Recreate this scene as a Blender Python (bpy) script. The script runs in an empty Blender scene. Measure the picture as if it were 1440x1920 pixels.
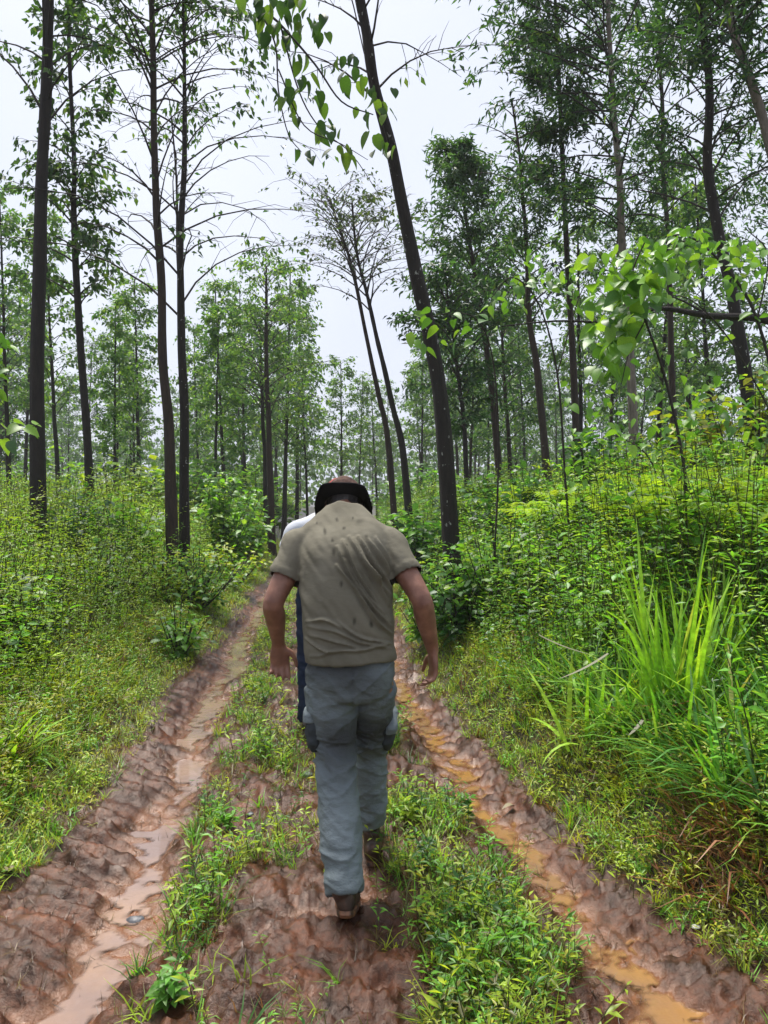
import bpy, math, random
import numpy as np
from mathutils import Vector, Matrix
random.seed(7)
RNG = np.random.default_rng(7)
SC = bpy.context.scene
COL = SC.collection
PI = math.pi
# ------------------------------------------------------------------ camera
FPX, CX, HY, CAMZ = 1400.0, 720.0, 940.0, 1.6
cd = bpy.data.cameras.new('camera'); cam = bpy.data.objects.new('camera', cd); COL.objects.link(cam)
cam.location = (0, 0, CAMZ); cam.rotation_euler = (PI/2, 0, 0)
cd.sensor_fit = 'AUTO'; cd.sensor_width = 36; cd.lens = FPX/1920*36
cd.shift_y = -(960-HY)/1920; cd.clip_start = 0.05; cd.clip_end = 3000
SC.camera = cam
# ------------------------------------------------------------------ world, sun, exposure
SUN_EL, SUN_AZ = math.radians(66), math.radians(-28)   # azimuth clockwise from +Y
w = bpy.data.worlds.new('World'); SC.world = w; w.use_nodes = True
nt = w.node_tree; nt.nodes.clear()
sky = nt.nodes.new('ShaderNodeTexSky'); sky.sky_type = 'NISHITA'; sky.sun_disc = False
sky.sun_elevation = SUN_EL; sky.sun_rotation = SUN_AZ; sky.dust_density = 5; sky.air_density = 1.5
cloud = nt.nodes.new('ShaderNodeTexNoise'); cloud.inputs['Scale'].default_value = 2.2; cloud.inputs['Detail'].default_value = 5
crmp = nt.nodes.new('ShaderNodeValToRGB')
crmp.color_ramp.elements[0].position = .3; crmp.color_ramp.elements[0].color = (1.80, 1.92, 2.32, 1)
crmp.color_ramp.elements[1].position = .7; crmp.color_ramp.elements[1].color = (2.08, 2.18, 2.50, 1)
mx = nt.nodes.new('ShaderNodeMix'); mx.data_type = 'RGBA'; mx.inputs[0].default_value = .95
tc = nt.nodes.new('ShaderNodeTexCoord')
bg = nt.nodes.new('ShaderNodeBackground'); bg.inputs[1].default_value = 0.08
wo = nt.nodes.new('ShaderNodeOutputWorld')
nt.links.new(tc.outputs['Generated'], cloud.inputs['Vector']); nt.links.new(cloud.outputs['Fac'], crmp.inputs[0])
nt.links.new(sky.outputs[0], mx.inputs[6]); nt.links.new(crmp.outputs[0], mx.inputs[7])
nt.links.new(mx.outputs[2], bg.inputs[0]); nt.links.new(bg.outputs[0], wo.inputs[0])
sl = bpy.data.lights.new('sun', 'SUN'); sl.energy = 1.5; sl.angle = math.radians(26); sl.color = (1, .95, .88)
so = bpy.data.objects.new('sun', sl); COL.objects.link(so)
sd = Vector((math.sin(SUN_AZ)*math.cos(SUN_EL), math.cos(SUN_AZ)*math.cos(SUN_EL), math.sin(SUN_EL)))
so.rotation_euler = sd.to_track_quat('Z', 'Y').to_euler(); so.location = (0, -5, 30)
vs = SC.view_settings; vs.view_transform = 'Standard'; vs.look = 'None'; vs.gamma = 1; vs.use_curve_mapping = False
vs.exposure = 2.4
SC.cycles.use_denoising = True
SC.cycles.max_bounces = 6; SC.cycles.diffuse_bounces = 3; SC.cycles.transmission_bounces = 3
SC.cycles.volume_bounces = 1; SC.cycles.transparent_max_bounces = 6

HAZE = 0.0008
# ------------------------------------------------------------------ helpers
def P(px, py, d): return np.array([(px-CX)/FPX*d, d, CAMZ-(py-HY)/FPX*d])
def smooth(t): t = np.clip(t, 0, 1); return t*t*(3-2*t)
def hash3(i, j, k, s=0):
    n = (i*374761393 + j*668265263 + k*1274126177 + s*974634777) & 0xffffffff
    n = ((n ^ (n >> 13))*1274126177) & 0xffffffff
    n = (n ^ (n >> 16)) & 0xffff
    return n/65535.0
def vn3(x, y, z, s=0):
    x, y, z = np.broadcast_arrays(np.asarray(x, float), np.asarray(y, float), np.asarray(z, float))
    i, j, k = np.floor(x).astype(np.int64), np.floor(y).astype(np.int64), np.floor(z).astype(np.int64)
    u, v, q = smooth(x-i), smooth(y-j), smooth(z-k)
    r = 0
    for a in (0, 1):
        for b in (0, 1):
            for c in (0, 1):
                r = r + hash3(i+a, j+b, k+c, s)*(u if a else 1-u)*(v if b else 1-v)*(q if c else 1-q)
    return r*2-1
def vn2(x, y, s=0):
    x, y = np.broadcast_arrays(np.asarray(x, float), np.asarray(y, float))
    i, j = np.floor(x).astype(np.int64), np.floor(y).astype(np.int64)
    u, v = smooth(x-i), smooth(y-j); z = np.zeros_like(i)
    return (hash3(i, j, z, s)*(1-u)*(1-v)+hash3(i+1, j, z, s)*u*(1-v)+hash3(i, j+1, z, s)*(1-u)*v+hash3(i+1, j+1, z, s)*u*v)*2-1
def fbm2(x, y, s=0, o=3):
    r = 0; a = 1
    for k in range(o): r = r+a*vn2(x*2**k+k*17.3, y*2**k+k*5.1, s+k); a *= .5
    return r
def nrm(v): return v/np.maximum(np.linalg.norm(v, axis=-1, keepdims=True), 1e-9)

def tag(o, label=None, cat=None, group=None, kind=None):
    if label: o['label'] = label
    if cat: o['category'] = cat
    if group: o['group'] = group
    if kind: o['kind'] = kind
    return o
def empty(name, loc, label, cat, group=None):
    o = bpy.data.objects.new(name, None); COL.objects.link(o); o.location = tuple(float(a) for a in loc)
    o.empty_display_size = .2
    return tag(o, label, cat, group)
def link(name, me, parent=None, loc=None):
    o = bpy.data.objects.new(name, me); COL.objects.link(o)
    if parent: o.parent = parent
    if loc is not None: o.location = tuple(float(a) for a in loc)
    return o
def mesh_np(name, V, F, mats, smooth_=True, col=None, midx=None, attrs=None):
    """V (n,3), F (m,3|4) or list of such arrays"""
    me = bpy.data.meshes.new(name)
    Fs = F if isinstance(F, list) else [F]
    Fs = [f for f in Fs if len(f)]
    V = np.asarray(V, np.float32)
    me.vertices.add(len(V)); me.vertices.foreach_set('co', V.ravel())
    loops = np.concatenate([f.ravel() for f in Fs]).astype(np.int32)
    tot = np.concatenate([np.full(len(f), f.shape[1]) for f in Fs]).astype(np.int32)
    st = np.concatenate([[0], np.cumsum(tot)[:-1]]).astype(np.int32)
    me.loops.add(len(loops)); me.loops.foreach_set('vertex_index', loops)
    me.polygons.add(len(tot)); me.polygons.foreach_set('loop_start', st); me.polygons.foreach_set('loop_total', tot)
    if midx is not None: me.polygons.foreach_set('material_index', np.asarray(midx, np.int32))
    me.polygons.foreach_set('use_smooth', np.full(len(tot), smooth_))
    for m in (mats if isinstance(mats, (list, tuple)) else [mats]): me.materials.append(m)
    if col is not None:
        a = me.attributes.new('tint', 'FLOAT_COLOR', 'POINT')
        c4 = np.ones((len(V), 4), np.float32); c4[:, :3] = col; a.data.foreach_set('color', c4.ravel())
    for k, v in (attrs or {}).items():
        a = me.attributes.new(k, 'FLOAT', 'POINT'); a.data.foreach_set('value', np.asarray(v, np.float32))
    me.update(calc_edges=True)
    return me

class Geo:
    """collects triangles of one part"""
    def __init__(s): s.V = []; s.F = []; s.C = []; s.M = []; s.n = 0
    def add(s, V, F, c=(1, 1, 1), m=0):
        V = np.asarray(V, float); F = np.asarray(F, np.int64)
        s.V.append(V); s.F.append(F+s.n); s.n += len(V)
        c = np.asarray(c, float); s.C.append(np.broadcast_to(c, (len(V), 3))); s.M.append(np.full(len(F), m))
    def inst(s, T, TF, pos, R, sc, c, m=0):
        """N copies of template T (k,3),TF (f,3): pos (n,3) R (n,3,3) columns=axes sc (n,) or (n,3) c (n,3)"""
        n = len(pos)
        if n == 0: return
        sc = np.asarray(sc, float)
        if sc.ndim == 1: sc = np.repeat(sc[:, None], 3, 1)
        W = np.einsum('nij,nkj->nki', R, T[None]*sc[:, None, :])+pos[:, None, :]
        k = len(T)
        F = TF[None]+(np.arange(n)*k)[:, None, None]
        s.V.append(W.reshape(-1, 3)); s.F.append(F.reshape(-1, 3)+s.n); s.n += n*k
        s.C.append(np.repeat(np.asarray(c, float), k, 0)); s.M.append(np.full(n*len(TF), m))
    def mesh(s, name, mats, smooth_=True, origin=None):
        V = np.concatenate(s.V)
        if origin is not None: V = V-np.asarray(origin)
        return mesh_np(name, V, np.concatenate(s.F), mats, smooth_, np.concatenate(s.C), np.concatenate(s.M))

def frames(d, roll):
    """rotation matrices with y axis = d, z normal rolled about it"""
    d = nrm(d); n = len(d)
    up = np.tile(np.array([0, 0, 1.0]), (n, 1)); par = np.abs(d[:, 2]) > .97; up[par] = (1, 0, 0)
    x = nrm(np.cross(d, up)); z = np.cross(x, d)
    c, s = np.cos(roll)[:, None], np.sin(roll)[:, None]
    x2 = x*c+z*s; z2 = -x*s+z*c
    return np.stack([x2, d, z2], 2)
def rotz(a):
    c, s = np.cos(a), np.sin(a); o = np.zeros_like(a); l = np.ones_like(a)
    return np.stack([np.stack([c, -s, o], 1), np.stack([s, c, o], 1), np.stack([o, o, l], 1)], 1)

def tube(pts, rad, n=6, cap=True):
    pts = np.asarray(pts, float); rad = np.asarray(rad, float); m = len(pts)
    t = nrm(np.gradient(pts, axis=0))
    ref = np.array([0, 1.0, 0]) if abs(t[0][1]) < .8 else np.array([1.0, 0, 0])
    a = nrm(np.cross(t, ref)); b = np.cross(t, a)
    th = np.linspace(0, 2*PI, n, endpoint=False)
    V = pts[:, None]+rad[:, None, None]*(a[:, None]*np.cos(th)[None, :, None]+b[:, None]*np.sin(th)[None, :, None])
    V = V.reshape(-1, 3); F = []
    i = np.arange(m-1)[:, None]*n; j = np.arange(n)[None]; j2 = (j+1) % n
    q = np.stack([i+j, i+j2, i+n+j2, i+n+j], 2).reshape(-1, 4)
    F = np.concatenate([q[:, [0, 1, 2]], q[:, [0, 2, 3]]])
    return V, F
def catmull(pts, k=6):
    pts = np.asarray(pts, float)
    if len(pts) < 3: 
        t = np.linspace(0, 1, k+1)[:, None]; return pts[0]*(1-t)+pts[-1]*t
    p = np.vstack([2*pts[0]-pts[1], pts, 2*pts[-1]-pts[-2]]); out = []
    for i in range(1, len(p)-2):
        for t in np.arange(k)/k:
            out.append(.5*((2*p[i])+(-p[i-1]+p[i+1])*t+(2*p[i-1]-5*p[i]+4*p[i+1]-p[i+2])*t*t+(-p[i-1]+3*p[i]-3*p[i+1]+p[i+2])*t**3))
    out.append(pts[-1]); return np.array(out)

# ------------------------------------------------------------------ materials
def mat(name):
    m = bpy.data.materials.new(name); m.use_nodes = True; n = m.node_tree
    b = n.nodes['Principled BSDF']; return m, n, b
def noise_node(n, scale, detail=4, coord=None, stretch=None, rough=.55):
    t = n.nodes.new('ShaderNodeTexNoise'); t.inputs['Scale'].default_value = scale; t.inputs['Detail'].default_value = detail
    t.inputs['Roughness'].default_value = rough
    c = n.nodes.new('ShaderNodeTexCoord'); src = c.outputs['Object']
    if stretch:
        mp = n.nodes.new('ShaderNodeMapping'); mp.inputs['Scale'].default_value = stretch
        n.links.new(src, mp.inputs[0]); src = mp.outputs[0]
    n.links.new(src, t.inputs['Vector']); return t
def ramp(n, src, stops):
    r = n.nodes.new('ShaderNodeValToRGB'); e = r.color_ramp.elements
    while len(e) < len(stops): e.new(.5)
    for k, (p, c) in enumerate(stops): e[k].position = p; e[k].color = (*c, 1)
    n.links.new(src, r.inputs[0]); return r.outputs[0]
def bump(n, b, src, strength, dist):
    u = n.nodes.new('ShaderNodeBump'); u.inputs['Strength'].default_value = strength; u.inputs['Distance'].default_value = dist
    n.links.new(src, u.inputs['Height']); n.links.new(u.outputs[0], b.inputs['Normal']); return u
def mixc(n, f, a, c, mode='MIX'):
    m = n.nodes.new('ShaderNodeMix'); m.data_type = 'RGBA'; m.blend_type = mode
    for s, v in ((m.inputs[0], f), (m.inputs[6], a), (m.inputs[7], c)):
        if isinstance(v, (int, float)): s.default_value = v
        elif isinstance(v, tuple): s.default_value = (*v, 1)
        else: n.links.new(v, s)
    return m.outputs[2]

def leaf_mat(name, base=None, rough=.42, trans=.5, var=.35, spec=.5):
    m, n, b = mat(name)
    if base is None:
        a = n.nodes.new('ShaderNodeAttribute'); a.attribute_name = 'tint'; c = a.outputs['Color']
    else:
        oi = n.nodes.new('ShaderNodeObjectInfo')
        c = ramp(n, oi.outputs['Random'], base)
    nz = noise_node(n, 30, 2)
    k = ramp(n, nz.outputs['Fac'], [(.3, (1-var,)*3), (.7, (1+var*.6,)*3)])
    c = mixc(n, 1.0, c, k, 'MULTIPLY')
    n.links.new(c, b.inputs['Base Color']); b.inputs['Roughness'].default_value = rough
    b.inputs['Specular IOR Level'].default_value = spec
    tr = n.nodes.new('ShaderNodeBsdfTranslucent')
    c2 = mixc(n, 1.0, c, (1.3, 1.25, .55), 'MULTIPLY'); n.links.new(c2, tr.inputs[0])
    ms = n.nodes.new('ShaderNodeMixShader'); ms.inputs[0].default_value = trans
    out = n.nodes['Material Output']
    n.links.new(b.outputs[0], ms.inputs[1]); n.links.new(tr.outputs[0], ms.inputs[2]); n.links.new(ms.outputs[0], out.inputs[0])
    return m
M_LEAF = leaf_mat('foliage')
M_GRASS = leaf_mat('grass_blades', rough=.4, trans=.38)
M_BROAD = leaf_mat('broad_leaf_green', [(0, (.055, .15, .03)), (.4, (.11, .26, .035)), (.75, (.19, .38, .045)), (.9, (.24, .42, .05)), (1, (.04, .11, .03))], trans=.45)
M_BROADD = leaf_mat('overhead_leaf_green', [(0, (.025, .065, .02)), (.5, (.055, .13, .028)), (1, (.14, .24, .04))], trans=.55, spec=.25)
M_BLADE = leaf_mat('tall_blade_green', [(0, (.14, .34, .03)), (.5, (.27, .52, .04)), (.93, (.40, .62, .05)), (1, (.40, .38, .12))], trans=.4)
def bark(name, c1, c2, spots=None, sc=9):
    m, n, b = mat(name)
    nz = noise_node(n, sc, 6, stretch=(3, 3, .5), rough=.7)
    c = ramp(n, nz.outputs['Fac'], [(.3, c1), (.7, c2)])
    if spots:
        v = noise_node(n, spots[1], 3, stretch=(1, 1, .8)); f = ramp(n, v.outputs['Fac'], [(spots[0], (0, 0, 0)), (spots[0]+.03, (1, 1, 1))])
        c = mixc(n, f, c, spots[2])
    n.links.new(c, b.inputs['Base Color']); b.inputs['Roughness'].default_value = .85
    bump(n, b, nz.outputs['Fac'], 1.0, .03); return m
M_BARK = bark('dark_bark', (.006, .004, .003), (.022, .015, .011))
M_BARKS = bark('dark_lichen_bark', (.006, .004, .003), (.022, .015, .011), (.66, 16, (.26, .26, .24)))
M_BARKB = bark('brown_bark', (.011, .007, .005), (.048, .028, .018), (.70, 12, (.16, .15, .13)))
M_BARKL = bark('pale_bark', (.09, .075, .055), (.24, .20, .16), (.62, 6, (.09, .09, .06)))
M_TWIG = bark('twig_bark', (.016, .012, .010), (.045, .034, .028))

# ------------------------------------------------------------------ terrain
_d = np.array([-30, 1.0, 2.33, 3.4, 4.15, 6.3, 10.7, 14, 22, 30, 60, 400.])
_L = np.array([-.95, -.90, -.95, -1.08, -1.18, -1.44, -1.83, -2.1, -2.65, -3.1, -4.6, -20])
_R = np.array([1.2, 1.02, .90, .72, .53, .2, -.18, -.45, -1.0, -1.45, -2.9, -18])
_EL = np.array([-1.6, -1.56, -1.52, -1.55, -1.60, -1.82, -2.15, -2.4, -3.0, -3.5, -5, -20.5])
_ER = np.array([1.6, 1.45, 1.32, 1.02, .82, .5, .2, -.08, -.62, -1.1, -2.5, -17.5])
def cL(y): return np.interp(y, _d, _L)+.035*np.sin(y*1.9)+.02*np.sin(y*4.3+1)
def cR(y): return np.interp(y, _d, _R)+.03*np.sin(y*2.3+2)
def eL(y): return np.interp(y, _d, _EL)+.07*vn2(y*1.3, 0*y, 5)+.04*vn2(y*4, 0*y, 6)
def eR(y): return np.interp(y, _d, _ER)+.06*vn2(y*1.3, 0*y, 7)+.04*vn2(y*4, 0*y, 8)
WATER_L, WATER_R = -.090, -.092
def bank(x, y):
    l = eL(y)-x; r = x-eR(y)
    hl = .16*smooth(l/.5)+.60*smooth((l-.4)/2.6)
    hr = .28*smooth(r/.35)+.68*smooth((r-.3)/2.2)
    return hl+hr+(.10*fbm2(x*.5, y*.5, 11, 2))*smooth((np.maximum(l, r)-.3)/2)
def ground(x, y, fine=True):
    x = np.asarray(x, float); y = np.asarray(y, float)
    h = bank(x, y)
    vl, vr = x-cL(y), x-cR(y)
    onp = smooth((np.minimum(x-eL(y), eR(y)-x)+.25)/.3)
    h = h-.085*np.exp(-(vl/.17)**2)-.03*np.exp(-(vl/.42)**2)-.085*np.exp(-(vr/.19)**2)-.03*np.exp(-(vr/.42)**2)
    if fine:
        ph = y+.25*(vl+.25)+.022*fbm2(x*6, y*6, 21, 2)
        tr = np.abs(((ph/.125) % 1)-.5)*2
        wl = np.exp(-((vl+.27)/.21)**2)
        h = h+.055*(tr**1.3-.45)*wl*(.9+.5*vn2(x*3, y*3, 3))
        ph2 = y-.55*vr*np.sign(vr+.02)+.04*fbm2(x*5, y*5, 22, 2)
        tr2 = np.abs(((ph2/.17) % 1)-.5)*2
        h = h+.028*(tr2-.5)*np.exp(-(vr/.26)**2)*(.8+.7*vn2(x*3, y*3, 4))
        h = h+.022*fbm2(x*7, y*5, 23, 3)*np.exp(-(np.minimum(np.abs(vl), np.abs(vr))/.3)**2)
        rg = 1-np.abs(fbm2(x*5.5, y*6.5, 31, 3))*1.2
        cl = 1-np.abs(fbm2(x*17+3*vn2(x*5, y*5, 43), y*17, 42, 2))
        qx = x+.02*vn2(x*9, y*9, 45); qy = y+.02*vn2(x*9+9, y*9, 47)
        c2 = (1-np.abs(vn2(qx*13, qy*19, 44)+.4*vn2(qx*30, qy*34, 48)))**2
        rb = 1-.5*wl-.5*np.exp(-(np.minimum(np.abs(vl), np.abs(vr))/.10)**2)
        h = h+rb*(.026*rg+.018*fbm2(x*10, y*15, 41, 3)+.020*np.abs(fbm2(x*24, y*30, 49, 2))+.022*(cl-.6)+.015*(c2-.4)+.024*fbm2(x*2.2, y*2.2, 51, 2)-.012)*(.35+.65*onp)
        h = h+.018*np.exp(-((x-(cL(y)+cR(y))/2)/.25)**2)*vn2(x*8, y*4, 61)
    return h
def gz(x, y): return float(ground(np.array([x]), np.array([y]))[0])

u_f = np.arange(-1.9, 1.9, .0135)
u_l = -1.9-np.cumsum(.025*1.11**np.arange(80)); u_l = u_l[u_l > -700]
U = np.concatenate([u_l[::-1], u_f, -u_l])
yy = [1.3]
while yy[-1] < 24: yy.append(yy[-1]+max(.0125, .0070*yy[-1]))
st = .3
while yy[-1] < 900: st *= 1.12; yy.append(yy[-1]+st)
back = 1.3-np.cumsum(.08*1.25**np.arange(24))
Y = np.concatenate([back[::-1], np.array(yy)])
cy = (cL(Y)+cR(Y))/2
GX = cy[:, None]+U[None]; GY = np.repeat(Y[:, None], len(U), 1)
GH = ground(GX, GY)
mud = smooth((np.minimum(GX-eL(GY), eR(GY)-GX)+.12+.08*fbm2(GX*4, GY*4, 71, 2))/.22)
inL = np.exp(-((GX-cL(GY))/.34)**4); inR = np.exp(-((GX-cR(GY))/.36)**4)
wet = np.maximum(smooth((WATER_L+.034-GH)/.03)*inL, smooth((WATER_R+.028-GH)/.03)*inR)
inC = np.exp(-((GX-(cL(GY)*.54+cR(GY)*.46))/.27)**4)
wet = np.maximum(wet, smooth((.000-GH+.014*fbm2(GX*2, GY*1.5, 85, 2))/.02)*inC*.9)
ny, nx = GX.shape
idx = np.arange(ny*nx).reshape(ny, nx)
Fq = np.stack([idx[:-1, :-1], idx[:-1, 1:], idx[1:, 1:], idx[1:, :-1]], 2).reshape(-1, 4)
m, n, b = mat('muddy_ground')
am = n.nodes.new('ShaderNodeAttribute'); am.attribute_name = 'mud'
aw = n.nodes.new('ShaderNodeAttribute'); aw.attribute_name = 'wet'
n1 = noise_node(n, 5, 8, rough=.65); n2 = noise_node(n, 38, 6, rough=.7); n3 = noise_node(n, 150, 4, rough=.7)
mudc = ramp(n, n1.outputs['Fac'], [(.36, (.016, .0050, .0020)), (.52, (.052, .0165, .0062)), (.70, (.12, .042, .0175))])
fine = ramp(n, n2.outputs['Fac'], [(.34, (.42, .42, .42)), (.64, (1.35, 1.3, 1.28))])
mudc = mixc(n, 1.0, mudc, fine, 'MULTIPLY')
wetc = mixc(n, aw.outputs['Fac'], mudc, mixc(n, .6, mudc, (.26, .14, .088)))
soil = ramp(n, n2.outputs['Fac'], [(.3, (.010, .008, .004)), (.6, (.028, .020, .010)), (.8, (.06, .04, .02))])  # soil colour darkened to deepen the shadows under the plants
n.links.new(mixc(n, am.outputs['Fac'], soil, wetc), b.inputs['Base Color'])
rr = n.nodes.new('ShaderNodeMath'); rr.operation = 'MULTIPLY_ADD'; rr.inputs[1].default_value = -.20; rr.inputs[2].default_value = .36
n.links.new(aw.outputs['Fac'], rr.inputs[0])
ra = n.nodes.new('ShaderNodeMath'); ra.operation = 'MULTIPLY_ADD'; ra.inputs[1].default_value = .35
n.links.new(n2.outputs['Fac'], ra.inputs[0]); 
rs = n.nodes.new('ShaderNodeMath'); rs.operation = 'SUBTRACT'; rs.inputs[1].default_value = .17
n.links.new(rr.outputs[0], ra.inputs[2]); n.links.new(ra.outputs[0], rs.inputs[0]); n.links.new(rs.outputs[0], b.inputs['Roughness'])
ad = n.nodes.new('ShaderNodeMath'); ad.operation = 'MULTIPLY_ADD'; ad.inputs[1].default_value = .4
n.links.new(n3.outputs['Fac'], ad.inputs[0]); n.links.new(n2.outputs['Fac'], ad.inputs[2])
bump(n, b, ad.outputs[0], 1.0, .0055)
M_GROUND = m
b.inputs['Specular Tint'].default_value = (1, .84, .76, 1); b.inputs['Specular IOR Level'].default_value = .42
b.inputs['Coat Weight'].default_value = .0; b.inputs['Coat Roughness'].default_value = .3
me = mesh_np('ground', np.stack([GX.ravel(), GY.ravel(), GH.ravel()], 1), Fq, M_GROUND, True, attrs={'mud': mud.ravel(), 'wet': wet.ravel()})
tag(link('ground', me), 'wet red brown mud track with tyre ruts between grassy banks', kind='structure')

# muddy water standing in the two ruts
def water(name, cf, lvl, col, label, y0=1.4, y1=30, hw=.3):
    m, n, b = mat(name+'_surface')
    nz = noise_node(n, 2.2, 5)
    n.links.new(ramp(n, nz.outputs['Fac'], [(.38, (col[0]*.72, col[1]*.78, max(col[2], .075)*.95)), (.62, col)]), b.inputs['Base Color'])
    b.inputs['Roughness'].default_value = .05; b.inputs['IOR'].default_value = 1.4
    nb = noise_node(n, 22, 4); bump(n, b, nb.outputs['Fac'], .3, .02); b.inputs['Coat Weight'].default_value = .5; b.inputs['Coat Roughness'].default_value = .03
    ys = y0*(y1/y0)**np.linspace(0, 1, 460); xs = np.linspace(-hw, hw, 31); K = len(xs)
    X = cf(ys)[:, None]+xs[None]; Yg = np.repeat(ys[:, None], K, 1)
    V = np.stack([X.ravel(), Yg.ravel(), np.full(X.size, lvl)], 1)
    i = np.arange(len(ys)*K).reshape(-1, K)
    F = np.stack([i[:-1, :-1], i[:-1, 1:], i[1:, 1:], i[1:, :-1]], 2).reshape(-1, 4)
    dp = lvl-ground(V[:, 0], V[:, 1]); F = F[(dp[F] > -.01).any(1)]
    used = np.unique(F); mp = np.full(len(V), -1); mp[used] = np.arange(len(used)); V = V[used]; F = mp[F]; dp = dp[used]
    at = n.nodes.new('ShaderNodeAttribute'); at.attribute_name = 'deep'
    tb = n.nodes.new('ShaderNodeBsdfTransparent'); tb.inputs[0].default_value = (.93, .82, .72, 1); ms = n.nodes.new('ShaderNodeMixShader')
    n.links.new(at.outputs['Fac'], ms.inputs[0]); n.links.new(tb.outputs[0], ms.inputs[1]); n.links.new(b.outputs[0], ms.inputs[2])
    n.links.new(ms.outputs[0], n.nodes['Material Output'].inputs[0])
    tag(link(name, mesh_np(name, V, F, m, attrs={'deep': smooth(dp/.014)*.95})), label, kind='structure')
water('puddle_water', cL, WATER_L, (.30, .20, .145), 'pale muddy water trickling along the left wheel rut')
water('puddle_water', cR, WATER_R, (.30, .155, .048), 'orange muddy water standing in the right wheel rut', hw=.36)

# ------------------------------------------------------------------ foliage templates
DIAMOND = (np.array([[0, 0, 0], [-.5, .42, .09], [0, 1, -.06], [.5, .42, .09]]), np.array([[0, 2, 1], [0, 3, 2]]))
LEAF6 = (np.array([[0, 0, 0], [-.42, .28, .06], [-.36, .66, .03], [0, 1, -.16], [.36, .66, .03], [.42, .28, .06], [0, .5, -.02]]),
         np.array([[0, 6, 1], [1, 6, 2], [2, 6, 3], [3, 6, 4], [4, 6, 5], [5, 6, 0]]))
def blade_tpl(curve, seg=2, w=1.0):
    V = []; F = []
    for i in range(seg+1):
        t = i/seg; a = curve*t
        y = math.sin(a)/max(curve, 1e-3) if curve > .01 else 0
        z = t if curve < .01 else math.sin(curve*t)/curve
        yb = 0 if curve < .01 else (1-math.cos(curve*t))/curve
        if i < seg: ww = w*(1-.35*t)*.5; V += [[-ww, yb, z], [ww, yb, z]]
        else: V += [[0, yb, z]]
    for i in range(seg-1): k = 2*i; F += [[k, k+1, k+3], [k, k+3, k+2]]
    k = 2*(seg-1); F += [[k, k+1, k+2]]
    return np.array(V), np.array(F)
def sprig(rng, nleaf, h, ls, lw, kind='pair', stemr=.0025, droop=.3):
    """leafy stem of unit-ish height h: returns V,F,isleaf mask"""
    g = Geo()
    bend = rng.uniform(.05, .3)*h; az = rng.uniform(0, 2*PI)
    t = np.linspace(0, 1, 3)
    pts = np.stack([bend*t**2*math.cos(az), bend*t**2*math.sin(az), h*t], 1)
    V, F = tube(pts, np.linspace(stemr*1.4, stemr*.5, 3), 3); g.add(V, F, (0, 0, 0))
    s = rng.uniform(.12, 1, nleaf)**.75; s = np.sort(s)
    pos = np.stack([bend*s**2*math.cos(az), bend*s**2*math.sin(az), h*s], 1)
    a = np.arange(nleaf)*2.4+rng.uniform(0, 6)
    el = rng.uniform(-.3, .7, nleaf)-droop*(1-s)
    d = np.stack([np.cos(a)*np.cos(el), np.sin(a)*np.cos(el), np.sin(el)], 1)
    L = ls*rng.uniform(.6, 1.15, nleaf)*(1.05-.45*s)
    pos = pos+d*L[:, None]*.12
    g.inst(DIAMOND[0], DIAMOND[1], pos, frames(d, rng.uniform(-.5, .5, nleaf)), np.stack([L*lw, L, L], 1), np.ones((nleaf, 3)))
    return np.concatenate(g.V), np.concatenate(g.F), np.concatenate(g.C)[:, 0]
def tuft(rng, nb, h, wd, spread=.5, seg=2):
    g = Geo()
    for i in range(nb):
        V, F = blade_tpl(rng.uniform(.5, 1.9), seg, 1)
        L = h*rng.uniform(.5, 1.1); V = V*np.array([wd, L, L])
        a = rng.uniform(0, 2*PI); tilt = rng.uniform(0, spread)
        c, s = math.cos(tilt), math.sin(tilt)
        V = V@np.array([[1, 0, 0], [0, c, -s], [0, s, c]])
        ca, sa = math.cos(a), math.sin(a)
        V = V@np.array([[ca, sa, 0], [-sa, ca, 0], [0, 0, 1]])+np.array([rng.uniform(-.04, .04)*h*3, rng.uniform(-.04, .04)*h*3, 0])
        g.add(V, F, (1, 1, 1))
    return np.concatenate(g.V), np.concatenate(g.F), np.concatenate(g.C)[:, 0]
def fern(rng, h, npin=11):
    g = Geo()
    for fr in range(4):
        a = rng.uniform(0, 2*PI); t = np.linspace(0, 1, npin+1)[1:]
        out = .75*h*t; up = h*(1.5*t-1.0*t**2)
        base = np.stack([out*math.cos(a), out*math.sin(a), up], 1)
        side = np.array([-math.sin(a), math.cos(a), 0]); fw = np.array([math.cos(a), math.sin(a), -.1])
        for sgn in (-1, 1):
            d = nrm(side*sgn+fw*.5+np.array([0, 0, -.15]))*np.ones((npin, 1))
            L = .34*h*np.sin(PI*(.15+.83*t))
            g.inst(DIAMOND[0], DIAMOND[1], base, frames(d, np.zeros(npin)), np.stack([L*.26, L, L], 1), np.ones((npin, 3)))
    return np.concatenate(g.V), np.concatenate(g.F), np.concatenate(g.C)[:, 0]

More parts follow.
